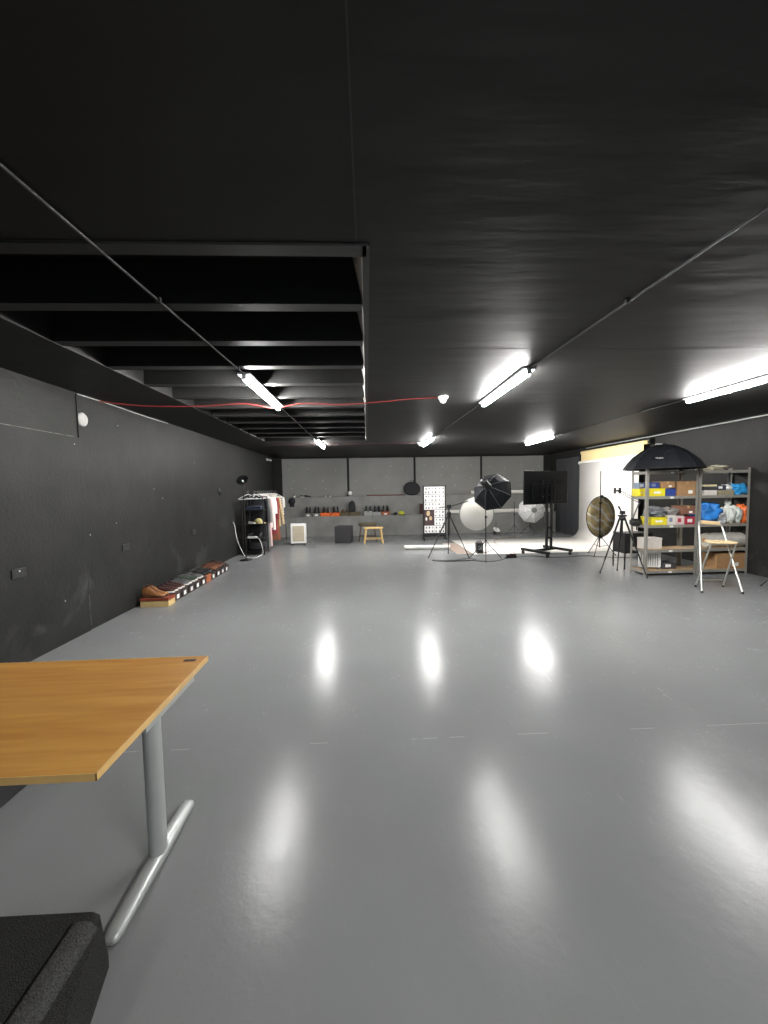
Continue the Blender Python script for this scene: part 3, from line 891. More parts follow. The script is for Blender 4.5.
for x in (XA, XB):
    MB().tube([(x, D2, .1), (x, RY_1 - RY_0, .1)], .011, 8).build('lower_rail', M_BLKM, rk)


def hanger_mesh(r, m, W=.21):
    mb = MB()
    mb.tube(smooth_path([(0, 0, -.065), (-.05, 0, -.08), (-W, 0, -.165), (-W + .01, 0, -.18), (0, 0, -.178), (W - .01, 0, -.18), (W, 0, -.165), (.05, 0, -.08), (0, 0, -.065)], 4), .009, 8)
    mb.build('hanger_body', m, r)
    mb = MB()
    mb.tube(smooth_path([(0, 0, -.07), (0, 0, -.03), (-.014, 0, -.008), (0, 0, .017), (.018, 0, .012), (.02, 0, -.002)], 5), .0035, 6)
    mb.build('hook', M_ALU, r)


HB = None
def hanger(y, label, rot=0.0, x=RLX):
    global HB
    if HB is None:
        o = HB = thing('coat_hanger', '', 'hanger', (0, 0, 0), 0, 'white coat hangers'); hanger_mesh(o, M_WHITE)
    else: o = copy_tree(HB)
    o.location = (x, y, RZ + .002); o.rotation_euler = (0, 0, rot); o['label'] = label
    return o


def garment(name, label, cat, y, length, m, sleeve=.55, w=.21, flare=.02, stripes=None, open_front=False, rot=0.0, sl_m=None, swing=0.0):
    """a garment hanging in the plane across the rail"""
    r = thing(name, label, cat, (RLX, y, RZ - .1), rot, 'clothes on the rail')
    mb = MB(); rings = []; n = 28
    K = 14
    for j in range(K + 1):
        t = j / K; z = -t * length
        if t < .08: ww = .06 + (w - .06) * (t / .08) ** .6; th = .03 + .02 * t / .08
        else: ww = w * .95 + flare * (t - .08); th = .05 + .02 * t
        rg = []
        for i in range(n):
            a = 2 * PI * i / n
            f = 1 + .16 * math.sin(a * 5 + j * .3) * min(1, t * 2) + .06 * math.sin(a * 9)
            rg.append(Vector((ww * math.cos(a), th * math.sin(a) * f, z - .006 * math.sin(a * 4) * t - .075 * (abs(math.cos(a)) ** 1.4) * max(0, 1 - t / .1))))
        rings.append(rg)
    body = mb.loft(rings).build('garment_body', m, r)
    for s in (-1, 1):
        mb = MB(); pts = []
        for j in range(9):
            t = j / 8
            pts.append(Vector((s * (w * .9 + .035 * math.sin(t * PI * .6) + swing * t), .012 * math.sin(t * 5), -.085 - t * sleeve)))
        rr = [mb.ring(p, Vector((0, 0, -1)), .058 - .018 * (j / 8), 12, Vector((1, 0, 0)), .045 - .012 * (j / 8)) for j, p in enumerate(pts)]
        slv = mb.loft(rr).build('sleeve', sl_m or m, r)
        mb = MB(); mb.loft([mb.ring(pts[-1] + Vector((0, 0, d)), Vector((0, 0, -1)), .043, 12, Vector((1, 0, 0)), .036) for d in (.012, -.02)]).build('cuff', sl_m or m, slv)
    mb = MB(); mb.tube([Vector((.065 * math.cos(t), .042 * math.sin(t), -.004 + .012 * math.sin(t))) for t in [2 * PI * i / 16 for i in range(17)]], .012, 6)
    mb.build('collar', m, r)
    if stripes:
        mb = MB()
        for z in stripes:
            t = z / length; ww = w * .95 + flare * max(0, t - .08) + .003; th = .065 + .02 * t + .013
            mb.loft([[Vector((ww * math.cos(a), th * math.sin(a), -z - d)) for a in [2 * PI * i / 24 for i in range(24)]] for d in (0, .022)], False)
        mb.build('stripe', c_navy, r)
    return r


cl_grey = mat('grey_wool', srgb(120, 118, 114), rough=.9, var=.12, scale=30, bump=.2)
cl_white = mat('white_cotton', srgb(226, 222, 216), rough=.85, var=.05, bump=.1)
cl_pink = mat('pale_pink_cotton', srgb(208, 168, 168), rough=.85, bump=.1)
cl_maroon = mat('maroon_cotton', srgb(132, 50, 58), rough=.85, bump=.1)
cl_beige = mat('beige_cotton', srgb(196, 172, 134), rough=.85, bump=.1)
cl_rust = mat('rust_cotton', srgb(134, 82, 58), rough=.85, bump=.1)
hanger(9.64, 'empty white hanger at the near end of the clothes rail', .25, RLX - .09)
hanger(9.86, 'white hanger second on the clothes rail, above the shelves', -.1)
gs = [('coat', 'long black coat hanging behind the rail shelves as a dark backing', 'coat', 10.16, 1.38, M_BLKF, .62, .21, .03),  # black coat added to keep the space behind the shelves dark
      ('coat', 'long grey coat hanging behind the black coat', 'coat', 10.32, 1.38, cl_grey, .62, .25, .03),
      ('dress', 'pale pink dress hanging behind the grey coat', 'dress', 10.5, 1.38, cl_pink, .3, .23, .05),
      ('shirt', 'white shirt with long sleeves hanging on the clothes rail', 'shirt', 10.72, .9, cl_white, .85, .235, .02),
      ('shirt', 'plain white shirt hanging behind the long sleeved one', 'shirt', 10.94, .74, cl_white, .42, .235, .02),
      ('jacket', 'maroon jacket hanging on the clothes rail', 'jacket', 11.17, 1.12, cl_maroon, .6, .24, .02),
      ('skirt_dress', 'rust brown dress hanging behind the maroon jacket', 'dress', 11.4, 1.32, cl_rust, .3, .22, .08),
      ('jacket', 'beige jacket with a flared sleeve hanging on the rail', 'jacket', 11.62, .95, cl_beige, .78, .21, .06)]
for g in gs:
    hanger(g[3], 'white hanger holding the %s' % g[1].replace(' hanging', ',', 1).split(',')[0].replace(' with long sleeves', ' with long sleeves'))
    garment(*g, rot=random.uniform(-.08, .08), swing=.1 if 'flared' in g[1] else .02)
hanger(12.0, 'white hanger holding the striped top at the far end')
garment('striped_top', 'white top with dark stripes at the far end of the rail', 'top', 12.0, .62, cl_white, .3, .25, .03, stripes=[.12, .19, .26, .33, .40, .47, .54])

# things on the rail's shelves
cp = thing('olive_baseball_hat', 'olive and cream cap on the rail shelf under the hangers', 'cap', (RLX + .08, RY_0 + .17, .78))
MB().lathe([(.105, 0), (.108, .03), (.1, .075), (.075, .11), (.035, .128), (.001, .132)], 20).build('crown', mat('olive_cloth', srgb(146, 138, 92), rough=.85), cp)
mb = MB()
mb.prism([(.10 * math.cos(t), .1 * math.sin(t)) for t in [-PI * .38 + PI * .76 * i / 10 for i in range(11)]] + [(.05 + .15 * math.cos(t), .1 * math.sin(t)) for t in [PI * .38 - PI * .76 * i / 10 for i in range(11)]], lambda u, v, d: (u, v, d), .004, .012)
mb.build('visor', cl_beige, cp)
shoe('white', (RLX - .15, RY_0 + .12, .78), -.3, 'white shoe beside the olive cap on the rail shelf', 'shoes on the rail shelves', .7)
for s in (-1, 1):
    shoe('black', (RLX - .02 + s * .12, RY_0 + .34, .42), -PI / 2 + s * .1, 'black leather shoe on the middle rail shelf, toward the %s' % ('wall' if s < 0 else 'room'), 'shoes on the rail shelves', 1.0)
bb = thing('holdall', 'black round holdall bag on the lowest shelf of the rail', 'bag', (RLX + .03, RY_0 + .21, .1))
MB().blob((0, 0, .135), (.44, .34, .27), 4, .12).build('bag_body', M_BLKF, bb)
MB().tube(smooth_path([(-.1, -.12, .2), (-.07, -.13, .28), (.07, -.13, .28), (.1, -.12, .2)]), .01, 6).build('handle', M_BLACK, bb)
jm = thing('folded_jumper', 'dark navy folded jumper on the upper rail shelf', 'jumper', (RLX, RY_0 + .2, 1.12))
MB().box(-.19, .19, -.15, .15, 0, .05, bevel=.02, seg=3).build('lower_fold', c_navy, jm)
MB().box(-.18, .18, -.145, .15, .05, .10, bevel=.02, seg=3).build('upper_fold', c_navy, jm)
ex = thing('extension_block', 'white extension block on the middle rail shelf front', 'extension block', (RLX - .05, RY_0 + .055, .42))
MB().box(-.11, .11, -.035, .035, 0, .05, bevel=.008).build('block', M_WHITE, ex)
mb = MB()
for i in range(3): mb.lathe([(.02, .05), (.018, .052)], 12, T((-.065 + i * .065, 0, 0)))
mb.build('outlet', M_STEEL, ex)
tag(MB().tube(smooth_path([(XL + .03, 9.43, .86), (XL + .07, 9.42, .76), (XL + .10, 9.4, .55), (XL + .17, 9.36, .32), (XL + .3, 9.3, .08), (XL + .42, 9.22, .012), (XL + .62, 9.25, .012), (-2.66, 9.42, .012), (-2.6, 9.55, .06), (-2.63, 9.6, .25), (-2.68, 9.62, .38), (-2.74, 9.64, .44), (-2.785, 9.71, .44)]), .0065, 8).build('white_cable', M_WHITE),
    'white power cable trailing from the wall socket to the clothes rail', 'cable')

# ========================================================== BACKDROP PAPER
PX = 6.50; PY0, PY1 = 8.97, 11.55
mb = MB(); prof = [(PX, 2.28), (PX, .8), (PX, .34)]
R_ = .32
for i in range(1, 13):
    a = (PI / 2) * i / 12
    prof.append((PX - R_ + R_ * math.cos(a), .004 + R_ - R_ * math.sin(a) + (.0)))
prof += [(5.2, .004), (4.0, .004), (2.52, .004)]
sec = [Vector((u, 0, v)) for u, v in prof]
rings = []
offs = []
for i, p in enumerate(sec):
    t = (sec[min(i + 1, len(sec) - 1)] - sec[max(i - 1, 0)]).normalized()
    nrm = Vector((t.z, 0, -t.x))
    if nrm.x > 0 or nrm.z < 0: nrm = -nrm
    offs.append(nrm * .003)
poly = [(p.x, p.z) for p in sec] + [((p - o).x, (p - o).z) for p, o in reversed(list(zip(sec, offs)))]
bd = thing('backdrop_paper', 'white seamless paper backdrop sweeping from the wall onto the floor', 'backdrop', (PX, (PY0 + PY1) / 2, 0))
mbp = MB()
n = len(sec)
front = [[Vector((p.x, y, p.z)) for p in sec] for y in (PY0, PY1)]
back = [[Vector(((p + Vector((-o.x, 0, -o.z)) * .9).x, y, max(.0008, (p - o * .9).z))) for p, o in zip(sec, offs)] for y in (PY0, PY1)]
vs = front[0] + front[1] + back[0] + back[1]; fs = []
for i in range(n - 1):
    fs.append((i, i + 1, n + i + 1, n + i)); fs.append((2 * n + i, 3 * n + i, 3 * n + i + 1, 2 * n + i + 1))
    fs.append((i, 2 * n + i, 2 * n + i + 1, i + 1)); fs.append((n + i, n + i + 1, 3 * n + i + 1, 3 * n + i))
fs.append((0, n, 3 * n, 2 * n)); fs.append((n - 1, 3 * n - 1, 4 * n - 1, 2 * n - 1))
mbp.add(vs, fs, True)
sheet = mbp.build('paper_sheet', M_PAPER, bd, world=True)
mb = MB(); mb.tube([(PX + .055, PY0 - .12, 2.28), (PX + .055, PY1 + .07, 2.28)], .058, 18)
mb.build('paper_roll', M_PAPER, bd, world=True)
mb = MB()
for y in (PY0 - .1, PY1 + .1):
    mb.box(PX + .05, XR, y - .015, y + .015, 2.2, 2.36)
mb.build('wall_bracket', M_BLACK, bd, world=True)
cr = thing('cream_backdrop', 'rolled cream paper backdrop high on the wall above the white one', 'backdrop', (6.6, (PY0 + PY1) / 2, 2.2))
mb = MB(); mb.tube([(6.585, PY0 - .2, 2.585), (6.585, PY1 + .03, 2.585)], .05, 18); mb.build('paper_roll', M_CREAM, cr, world=True)
mb = MB(); mb.box(6.53, 6.534, PY0 - .1, PY1 - .03, 2.06, 2.585); mb.build('paper_sheet', M_CREAM, cr, world=True)
mb = MB(); mb.tube([(6.585, PY0 - .26, 2.585), (6.585, PY0 - .19, 2.585)], .03, 12); mb.box(6.57, XR, PY0 - .25, PY0 - .22, 2.52, 2.66); mb.box(6.57, XR, PY1 + .03, PY1 + .06, 2.52, 2.66)
mb.build('wall_bracket', M_BLACK, cr, world=True)
# black curtain in the corner
mb = MB(); prof = []
K = 60
for i in range(K + 1):
    y = 11.7 + 1.44 * i / K
    prof.append((6.58 + .035 * math.sin(i * 1.15) + .01 * math.sin(i * 2.7), y))
cu = thing('black_curtain', 'black pleated curtain hanging in the far corner beside the white backdrop', 'curtain', (6.58, 12.57, 0))
mb.loft([[Vector((x, y, z)) for x, y in prof] + [Vector((x + .006, y, z)) for x, y in reversed(prof)] for z in (.02, .9, 1.7, 2.5)]).build('curtain_cloth', M_BLKF, cu, world=True)
MB().tube([(6.58, 11.66, 2.52), (6.58, 13.18, 2.52)], .015, 8).build('curtain_rod', M_BLKM, cu, world=True)
# thin sheet that puts a brown patch on the floor
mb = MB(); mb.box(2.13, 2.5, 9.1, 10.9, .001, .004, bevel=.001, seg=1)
kr = tag(mb.build('brown_sheet', mat('dull_brown', srgb(158, 140, 128), rough=.5, var=.06)), 'thin brown sheet lying at the end of the white backdrop', 'paper')
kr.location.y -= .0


# ============================================================== TRIPODS ETC
def light_stand(name, label, base, feet, z_top, hub_z=.42, m=M_BLKM, cat='light stand', group=None, thin=.012):
    r = thing(name, label, cat, (base[0], base[1], 0), 0, group)
    b = Vector((base[0], base[1], 0))
    MB().tube([b + Vector((0, 0, hub_z - .28 if hub_z > .36 else hub_z * .4)), b + Vector((0, 0, z_top * .62))], thin * 1.15, 10).build('lower_pole', m, r, world=True)
    MB().tube([b + Vector((0, 0, z_top * .58)), b + Vector((0, 0, z_top))], thin * .8, 10).build('upper_pole', m, r, world=True)
    mb = MB()
    for z in (hub_z, z_top * .62):
        mb.tube([b + Vector((0, 0, z - .025)), b + Vector((0, 0, z + .025))], thin * 1.9, 10)
    mb.build('collar', M_BLACK, r, world=True)
    for fx, fy in feet:
        f = Vector((fx, fy, .011)); top = b + Vector((0, 0, hub_z))
        lg = MB().tube([top, f], thin * .75, 8).build('leg', m, r, world=True)
        MB().tube([f + (top - f) * .0, f + (top - f) * .06], thin * .95, 8).build('rubber_foot', M_BLACK, lg, world=True)
        mid = top + (f - top) * .5
        MB().tube([b + Vector((0, 0, max(.08, hub_z - .26))), mid], thin * .5, 6).build('brace', m, r, world=True)
    MB().tube([b + Vector((thin, 0, z_top * .62)), b + Vector((thin * 4, 0, z_top * .62))], thin * .7, 8).build('knob', M_BLACK, r, world=True)
    return r


def tri(cx, cy, R, a0):
    return [(cx + R * math.cos(a0 + 2 * PI * i / 3), cy + R * math.sin(a0 + 2 * PI * i / 3)) for i in range(3)]


bl, brr = at(424.5, 533.6, 11.66), at(445, 533.6, 11.66)
bz1 = at(434, 486.4, 11.66).z; bz0 = .215; bw = (brr.x - bl.x) / 2
wb = thing('paper_board', 'black wheeled board covered with rows of white printed sheets', 'board', ((bl.x + brr.x) / 2, 11.68, 0), -.03)
MB().box(-bw - .005, bw + .005, -.01, .02, bz0 - .1, bz1 + .02, bevel=.004).build('panel', M_BLACK, wb)
for sx_ in (-1, 1):
    MB().bar((sx_ * (bw + .02), .005, .07), (sx_ * (bw + .02), .005, bz1 + .03), .03, .03).build('frame_post', M_BLKM, wb)
    ft = MB(); ft.bar((sx_ * (bw + .02), -.22, .075), (sx_ * (bw + .02), .22, .075), .04, .035, ); fo_ = ft.build('foot_bar', M_BLKM, wb)
    for y in (-.19, .19):
        MB().tube([(sx_ * (bw + .02) - .012, y, .03), (sx_ * (bw + .02) + .012, y, .03)], .03, 12).build('castor', M_BLACK, fo_)
MB().bar((-bw, .005, .13), (bw, .005, .13), .03, .05).build('lower_bar', M_BLKM, wb)
m_ink = mat('dark_ink', (.05, .045, .045, 1), rough=.7); m_sheet = mat('white_sheet', (.78, .77, .77, 1), rough=.7, var=.03)
rh = (bz1 - bz0) / 6
rr_ = random.Random(5)
for row in range(6):
    for c in (0, 1):
        z1_ = bz1 - row * rh - .006; z0_ = bz1 - (row + 1) * rh + .006
        x0_, x1_ = (-bw + .004, -.008) if c == 0 else (-.004, bw - .004)
        if c == 0 and row in (3, 4):
            if row == 4: continue
            z0_ -= rh
            ph = MB().box(x0_, x1_, -.0125, -.0105, z0_, z1_).build('photo_print', mat('dark_plum_print', srgb(66, 48, 50), rough=.6, var=.3, scale=18), wb)
            MB().blob((x0_ + .12, -.0135, z1_ - .10), (.11, .003, .15), 3, .2, 14, 8, flat=False).build('printed_shape', cl_beige, ph)
            MB().blob((x0_ + .06, -.0135, z1_ - .27), (.06, .003, .10), 5, .2, 14, 8, flat=False).build('printed_shape', cl_white, ph)
            MB().blob((x0_ + .19, -.0135, z1_ - .25), (.08, .003, .12), 8, .2, 14, 8, flat=False).build('printed_shape', cl_beige, ph)
            continue
        sh = MB().box(x0_, x1_, -.0125, -.0105, z0_, z1_).build('paper_sheet', m_sheet, wb)
        mb = MB()
        for gx in range(3):
            for gz in range(2):
                w_ = (x1_ - x0_) / 3; cx_ = x0_ + (gx + .5) * w_ + rr_.uniform(-.012, .012); cz_ = z0_ + (gz + .5) * (z1_ - z0_) / 2
                a_w, a_h = rr_.uniform(.010, .022), rr_.uniform(.018, .036)
                mb.box(cx_ - a_w, cx_ + a_w, -.0132, -.0125, cz_ - a_h, cz_ + a_h * .4)
                mb.box(cx_ - a_w * .5, cx_ + a_w * .5, -.0132, -.0125, cz_ + a_h * .5, cz_ + a_h)
        mb.build('printed_figure', m_ink, sh)

# tripod with a boom arm holding the round white reflector
A0 = at(449, 520, 8.78); A0.z = 0
bt = thing('boom_tripod', 'tall black tripod with a short boom arm beside the paper board', 'tripod', (A0.x, A0.y, 0))
hubz = 1.0
for p in (fl(428.3, 558.5), fl(448.2, 554), fl(469.2, 558.5)):
    top = A0 + Vector((0, 0, hubz)); f = Vector((p.x, p.y, .012))
    m1 = top + (f - top) * .55
    lg = MB().tube([top, m1], .017, 8).build('leg', M_BLKM, bt, world=True)
    MB().tube([m1, f], .011, 8).build('lower_leg', M_BLKM, lg, world=True)
    MB().tube([f, f + (top - f) * .03], .016, 8).build('rubber_foot', M_BLACK, lg, world=True)
MB().tube([A0 + Vector((0, 0, .55)), A0 + Vector((0, 0, 1.16))], .016, 10).build('centre_column', M_BLKM, bt, world=True)
mb = MB(); mb.lathe([(.04, -.05), (.05, -.02), (.05, .03), (.03, .05)], 14, T(A0 + Vector((0, 0, hubz)))); mb.build('hub', M_BLACK, bt, world=True)
e0, e1 = at(439.5, 507.3, 8.78), at(468, 501.3, 8.95)
MB().tube([e0, A0 + Vector((0, 0, 1.16)), e1], .011, 8).build('boom_arm', M_BLKM, bt, world=True)
MB().box(-.05, .05, -.03, .03, 1.12, 1.21, bevel=.008).build('head', M_BLACK, bt)

rc = at(476.6, 513.7, 9.0)
rf = thing('round_reflector', 'round white disc reflector behind the black octagonal softbox', 'reflector', (rc.x, rc.y, rc.z - .415))
mr = T((0, 0, .415)) @ Matrix.Rotation(PI / 2, 4, 'X')
MB().lathe([(.405, -.003), (.405, .003), (.0, .004)], 48, mr).build('reflector_cloth', mat('white_reflector', (.8, .78, .72, 1), rough=.7, var=.02), rf)
mb = MB(); mb.tube([mr @ Vector((.408 * math.cos(t), .408 * math.sin(t), 0)) for t in [2 * PI * i / 48 for i in range(49)]], .008, 8)
mb.build('rim', M_STEEL, rf)

# black octabox on a stand
S0 = at(485.8, 541, 8.3); S0.z = 0
light_stand('light_stand', 'black light stand carrying the octagonal softbox', (S0.x, S0.y), [tuple(fl(469, 558.7))[:2], tuple(fl(501.5, 558.7))[:2], tuple(fl(486, 563))[:2]], 1.52, .42)


def octabox(name, label, hub, d, Ro, depth, shell, front, rib_m, flash=True):
    """hub: where the speed ring sits; d: the way the box faces"""
    d = Vector(d).normalized()
    r = thing(name, label, 'softbox', hub)
    m = rot_to(d)
    prof = [(.075, 0), (.30, .10), (.62, .38), (.88, .74), (1.0, 1.0)]
    n = 8
    rings = []
    for q, t in prof:
        rad = max(q * Ro, .075)
        rings.append([Vector((rad * math.cos(2 * PI * (i + .5) / n), rad * math.sin(2 * PI * (i + .5) / n), t * depth)) for i in range(n)])
    inner = [[Vector((p.x * .985, p.y * .985, p.z + .004)) for p in rg] for rg in reversed(rings)]
    mb = MB(); mb.loft(rings + inner, False, False, close=True, m=m); mb.build('fabric_shell', shell, r)
    for i in range(n):
        a = 2 * PI * (i + .5) / n
        pts = [m @ Vector(((max(q * Ro, .075) + .006) * math.cos(a), (max(q * Ro, .075) + .006) * math.sin(a), t * depth - .004)) for q, t in prof]
        MB().tube(pts, .0055, 6).build('rib', rib_m, r)
    ang = [2 * PI * (i + .5) / n for i in range(n)]
    mb = MB(); mb.loft([[m @ Vector((k * Ro * math.cos(a), k * Ro * math.sin(a), depth - zz)) for a in ang] for k, zz in ((.972, .016), (.972, .012))])
    mb.build('diffuser', front, r)
    mb = MB()
    mb.loft([[m @ Vector((k * Ro * math.cos(a), k * Ro * math.sin(a), depth + zz)) for a in ang] for k, zz in ((1.003, -.012), (1.004, .006), (.985, .006), (.985, -.012))], False, False, close=True)
    mb.build('rim_lip', M_BLACK if flash else M_WHITE, r)
    mb = MB(); mb.lathe([(.085, -.03), (.09, -.01), (.09, .012), (.07, .02), (.06, -.03)], 20, m); mb.build('speed_ring', M_BLACK if flash else M_STEEL, r)
    if flash:
        mb = MB(); mb.lathe([(.01, -.33), (.065, -.32), (.075, -.30), (.075, -.06), (.08, -.03)], 20, m)
        mb.build('flash_head', M_BLACK, r)
        mb = MB(); mb.lathe([(.05, -.305), (.052, -.29)], 16, m); mb.build('control_panel', M_STEEL, r)
        b0 = m @ Vector((0, 0, -.15))
        mb = MB(); mb.bar(b0 + Vector((0, 0, -.05)), b0 + Vector((0, 0, -.14)), .04, .03); mb.build('tilt_bracket', M_BLACK, r)
        mb = MB(); mb.tube([b0 + Vector((-.1, .0, -.08)), b0 + Vector((.06, 0, -.08))], .012, 8); mb.build('tilt_knob', M_BLACK, r)
    return r


hub = at(487.5, 486.5, 8.25)
octabox('octagonal_softbox', 'black octagonal softbox seen from behind on the central stand', hub, (.54, .76, -.34), .445, .36, mat('black_nylon', (.010, .011, .014, 1), rough=.55, spec=.2, var=.15), M_PAPER, mat('grey_rib', (.10, .10, .11, 1), rough=.4))

# power pack, adapters, cables on the floor
p = fl(480.3, 554)
pk = thing('power_pack', 'small black power pack on the floor behind the softbox stand', 'power pack', (p.x, p.y + .08, .004))
MB().box(-.075, .075, -.09, .09, .012, .26, bevel=.012).build('case', M_BLACK, pk)
MB().tube(smooth_path([(-.05, 0, .255), (-.045, 0, .29), (.045, 0, .29), (.05, 0, .255)]), .009, 8).build('handle', M_BLACK, pk)
MB().box(-.05, .05, -.094, -.09, .1, .2, bevel=.001).build('control_panel', M_STEEL, pk)
mb = MB()
for sx in (-1, 1):
    for sy in (-1, 1): mb.lathe([(.012, 0), (.012, .014)], 8, T((sx * .055, sy * .07, 0)))
mb.build('foot', M_BLACK, pk)
p = fl(511, 558)
ps = thing('power_strip', 'black power strip with plugs on the floor beside the television stand', 'power strip', (p.x, p.y, 0), .25)
MB().box(-.14, .14, -.028, .028, 0, .035, bevel=.006).build('strip', M_BLACK, ps)
for i, (mm) in enumerate((M_BLACK, c_maroon, M_BLACK)):
    MB().box(-.11 + i * .085, -.05 + i * .085, -.03, .03, .034, .085 + .015 * (i % 2), bevel=.006).build('plug', mm, ps)
tag(MB().tube(smooth_path([(S0.x - 1.05, 8.35, .008), (S0.x - .8, 8.2, .008), (S0.x - .45, 8.28, .008), (S0.x - .2, 8.12, .008), (S0.x + .05, 8.05, .008), (S0.x + .3, 8.2, .008), (S0.x + .45, 8.35, .008), (p.x - .16, p.y - .03, .015)]), .007, 6).build('floor_cable', M_BLACK),
    'black cable winding round the softbox stand to the power strip', 'cable', 'black cables on the floor')
tag(MB().tube(smooth_path([(A0.x - .45, 8.4, .008), (A0.x - .2, 8.28, .008), (A0.x + .1, 8.32, .008), (A0.x + .28, 8.5, .008), (A0.x + .5, 8.3, .008), (A0.x + .1, 8.15, .008), (A0.x - .3, 8.2, .008), (A0.x - .48, 8.35, .008)]), .006, 6).build('floor_cable', M_BLACK),
    'black cable looped on the floor under the boom tripod', 'cable', 'black cables on the floor')
tag(MB().tube(smooth_path([(p.x + .17, p.y + .02, .015), (p.x + .5, p.y + .15, .008), (p.x + 1.0, p.y - .1, .008), (p.x + 1.7, p.y + .0, .008), (5.3, 8.2, .008), (5.9, 8.0, .008)]), .006, 6).build('floor_cable', M_BLACK),
    'black cable along the floor from the power strip past the television stand', 'cable', 'black cables on the floor')
tag(MB().tube(smooth_path([(p.x + .1, p.y + .12, .008), (p.x + .3, 8.9, .008), (p.x + .32, 9.8, .012), (p.x + .6, 11.3, .012), (5.0, 12.2, .008)]), .006, 6).build('floor_cable', mat('orange_brown_cable', srgb(128, 92, 70), rough=.5)),
    'brown cable running over the white paper to the far softbox', 'cable')

# far white softbox, thin stand, low lamp
hub2 = at(531, 510, 12.55)
light_stand('light_stand', 'black light stand under the far white softbox', (hub2.x, 12.62), tri(hub2.x, 12.62, .34, .5), hub2.z - .06, .3)
octabox('octagonal_softbox', 'white octagonal softbox at the end wall below the television', hub2 + Vector((0, -.24, .01)), (.12, 1, -.05), .44, .30, mat('white_nylon', (.62, .62, .61, 1), rough=.6), mat('white_diffuser', (.74, .74, .73, 1), rough=.7), M_STEEL, False)
q = at(514.4, 501.6, 12.6)
light_stand('light_stand', 'thin bare black light stand between the two softboxes', (q.x, 12.6), tri(q.x, 12.6, .3, 1.2), q.z, .32)
q = fl(493, 533)
lr_ = .7
ll = thing('low_lamp', 'low studio lamp with a white dish on the floor behind the reflector', 'lamp', (q.x, 12.8, 0))
for i, (fx, fy) in enumerate(tri(0, 0, .22, .4)):
    MB().tube([(0, 0, .1), (fx, fy, .01)], .009, 8).build('leg', M_BLKM, ll)
MB().tube([(0, 0, .04), (0, 0, .42)], .011, 8).build('pole', M_BLKM, ll)
ml = T((0, -.06, .16)) @ rot_to((0.25, -.6, .85)) @ Matrix.Scale(.8, 4)
MB().lathe([(.03, -.12), (.05, -.1), (.10, -.04), (.15, .0), (.145, .002), (.09, -.035), (.001, -.06)], 22, ml).build('dish', M_WHITE, ll)
MB().lathe([(.045, -.24), (.05, -.23), (.05, -.1), (.04, -.09)], 16, ml).build('lamp_body', M_BLACK, ll)

# ================================================================ TV
tl, tr = at(524, 505, 8.6), at(567.6, 503, 9.2)
tvd = Vector((tr.x - tl.x, tr.y - tl.y, 0)); tw = tvd.length; ang = math.atan2(tvd.y, tvd.x)
tz0 = tl.z; tz1 = at(524, 470.7, 8.6).z
mid = (tl + tr) / 2
tv = thing('television', 'large black flat television seen from behind on the wheeled stand', 'television', (mid.x, mid.y, tz0), ang)
hh = tz1 - tz0
M_TVB = mat('black_tv_plastic', (.008, .009, .010, 1), rough=.5, spec=.15)
MB().box(-tw / 2, tw / 2, 0, .03, 0, hh, bevel=.006).build('rear_cover', M_TVB, tv)
MB().box(-tw / 2 + .01, tw / 2 - .01, .03, .034, .012, hh - .01).build('screen', mat('dark_glass', (.004, .004, .005, 1), rough=.08), tv)
bk = MB().box(-tw * .34, tw * .34, -.035, .002, .06, hh * .62, bevel=.014).build('electronics_bulge', M_TVB, tv)
mb = MB()
for i in range(14): mb.box(-tw * .3 + i * .06, -tw * .3 + i * .06 + .012, -.037, -.034, hh * .46, hh * .58)
mb.build('vent', mat('vent_black', (.004, .004, .004, 1)), bk)
MB().box(-tw * .12, -tw * .12 + .035, -.0365, -.034, hh * .2, hh * .235).build('rating_label', M_WHITE, bk)
mb = MB(); mb.box(tw / 2 - .002, tw / 2 + .004, .004, .034, .0, hh); mb.build('edge_highlight', M_ALU, tv)  # bright metal strip stands in for the highlight along this edge
sd = thing('tv_stand', 'black wheeled television stand with twin columns', 'stand', (mid.x, mid.y, 0), ang)
for s in (-1, 1):
    MB().bar((s * .075, -.07, .12), (s * .075, -.07, tz0 + hh * .62), .045, .045, Vector((0, 1, 0))).build('column', M_BLKM, sd)
    ft = MB(); ft.bar((s * .37 - .13, -.50, .115), (s * .37 - .13, .28, .115), .07, .055)
    fo = ft.build('foot_beam', M_BLKM, sd)
    for y in (-.46, .24):
        c = MB().tube([(s * .37 - .146, y, .042), (s * .37 - .114, y, .042)], .038, 14).build('castor', M_BLACK, fo)
        mb = MB(); mb.box(s * .37 - .154, s * .37 - .106, y - .02, y + .02, .05, .09); mb.build('castor_fork', M_BLKM, fo)
MB().bar((-.50, -.07, .115), (.24, -.07, .115), .06, .05).build('cross_beam', M_BLKM, sd)
for z in (.38, .62):
    MB().bar((-.075, -.07, z), (.075, -.07, z), .03, .04).build('rung', M_BLKM, sd)
mb = MB()
for s in (-1, 1):
    mb.box(s * .2 - .02, s * .2 + .02, -.062, -.037, hh * .08 + tz0, hh * .72 + tz0)
for z in (.25, .5): mb.box(-.24, .24, -.05, -.04, tz0 + hh * z, tz0 + hh * z + .05)
mb.build('mount_bracket', M_BLKM, sd)

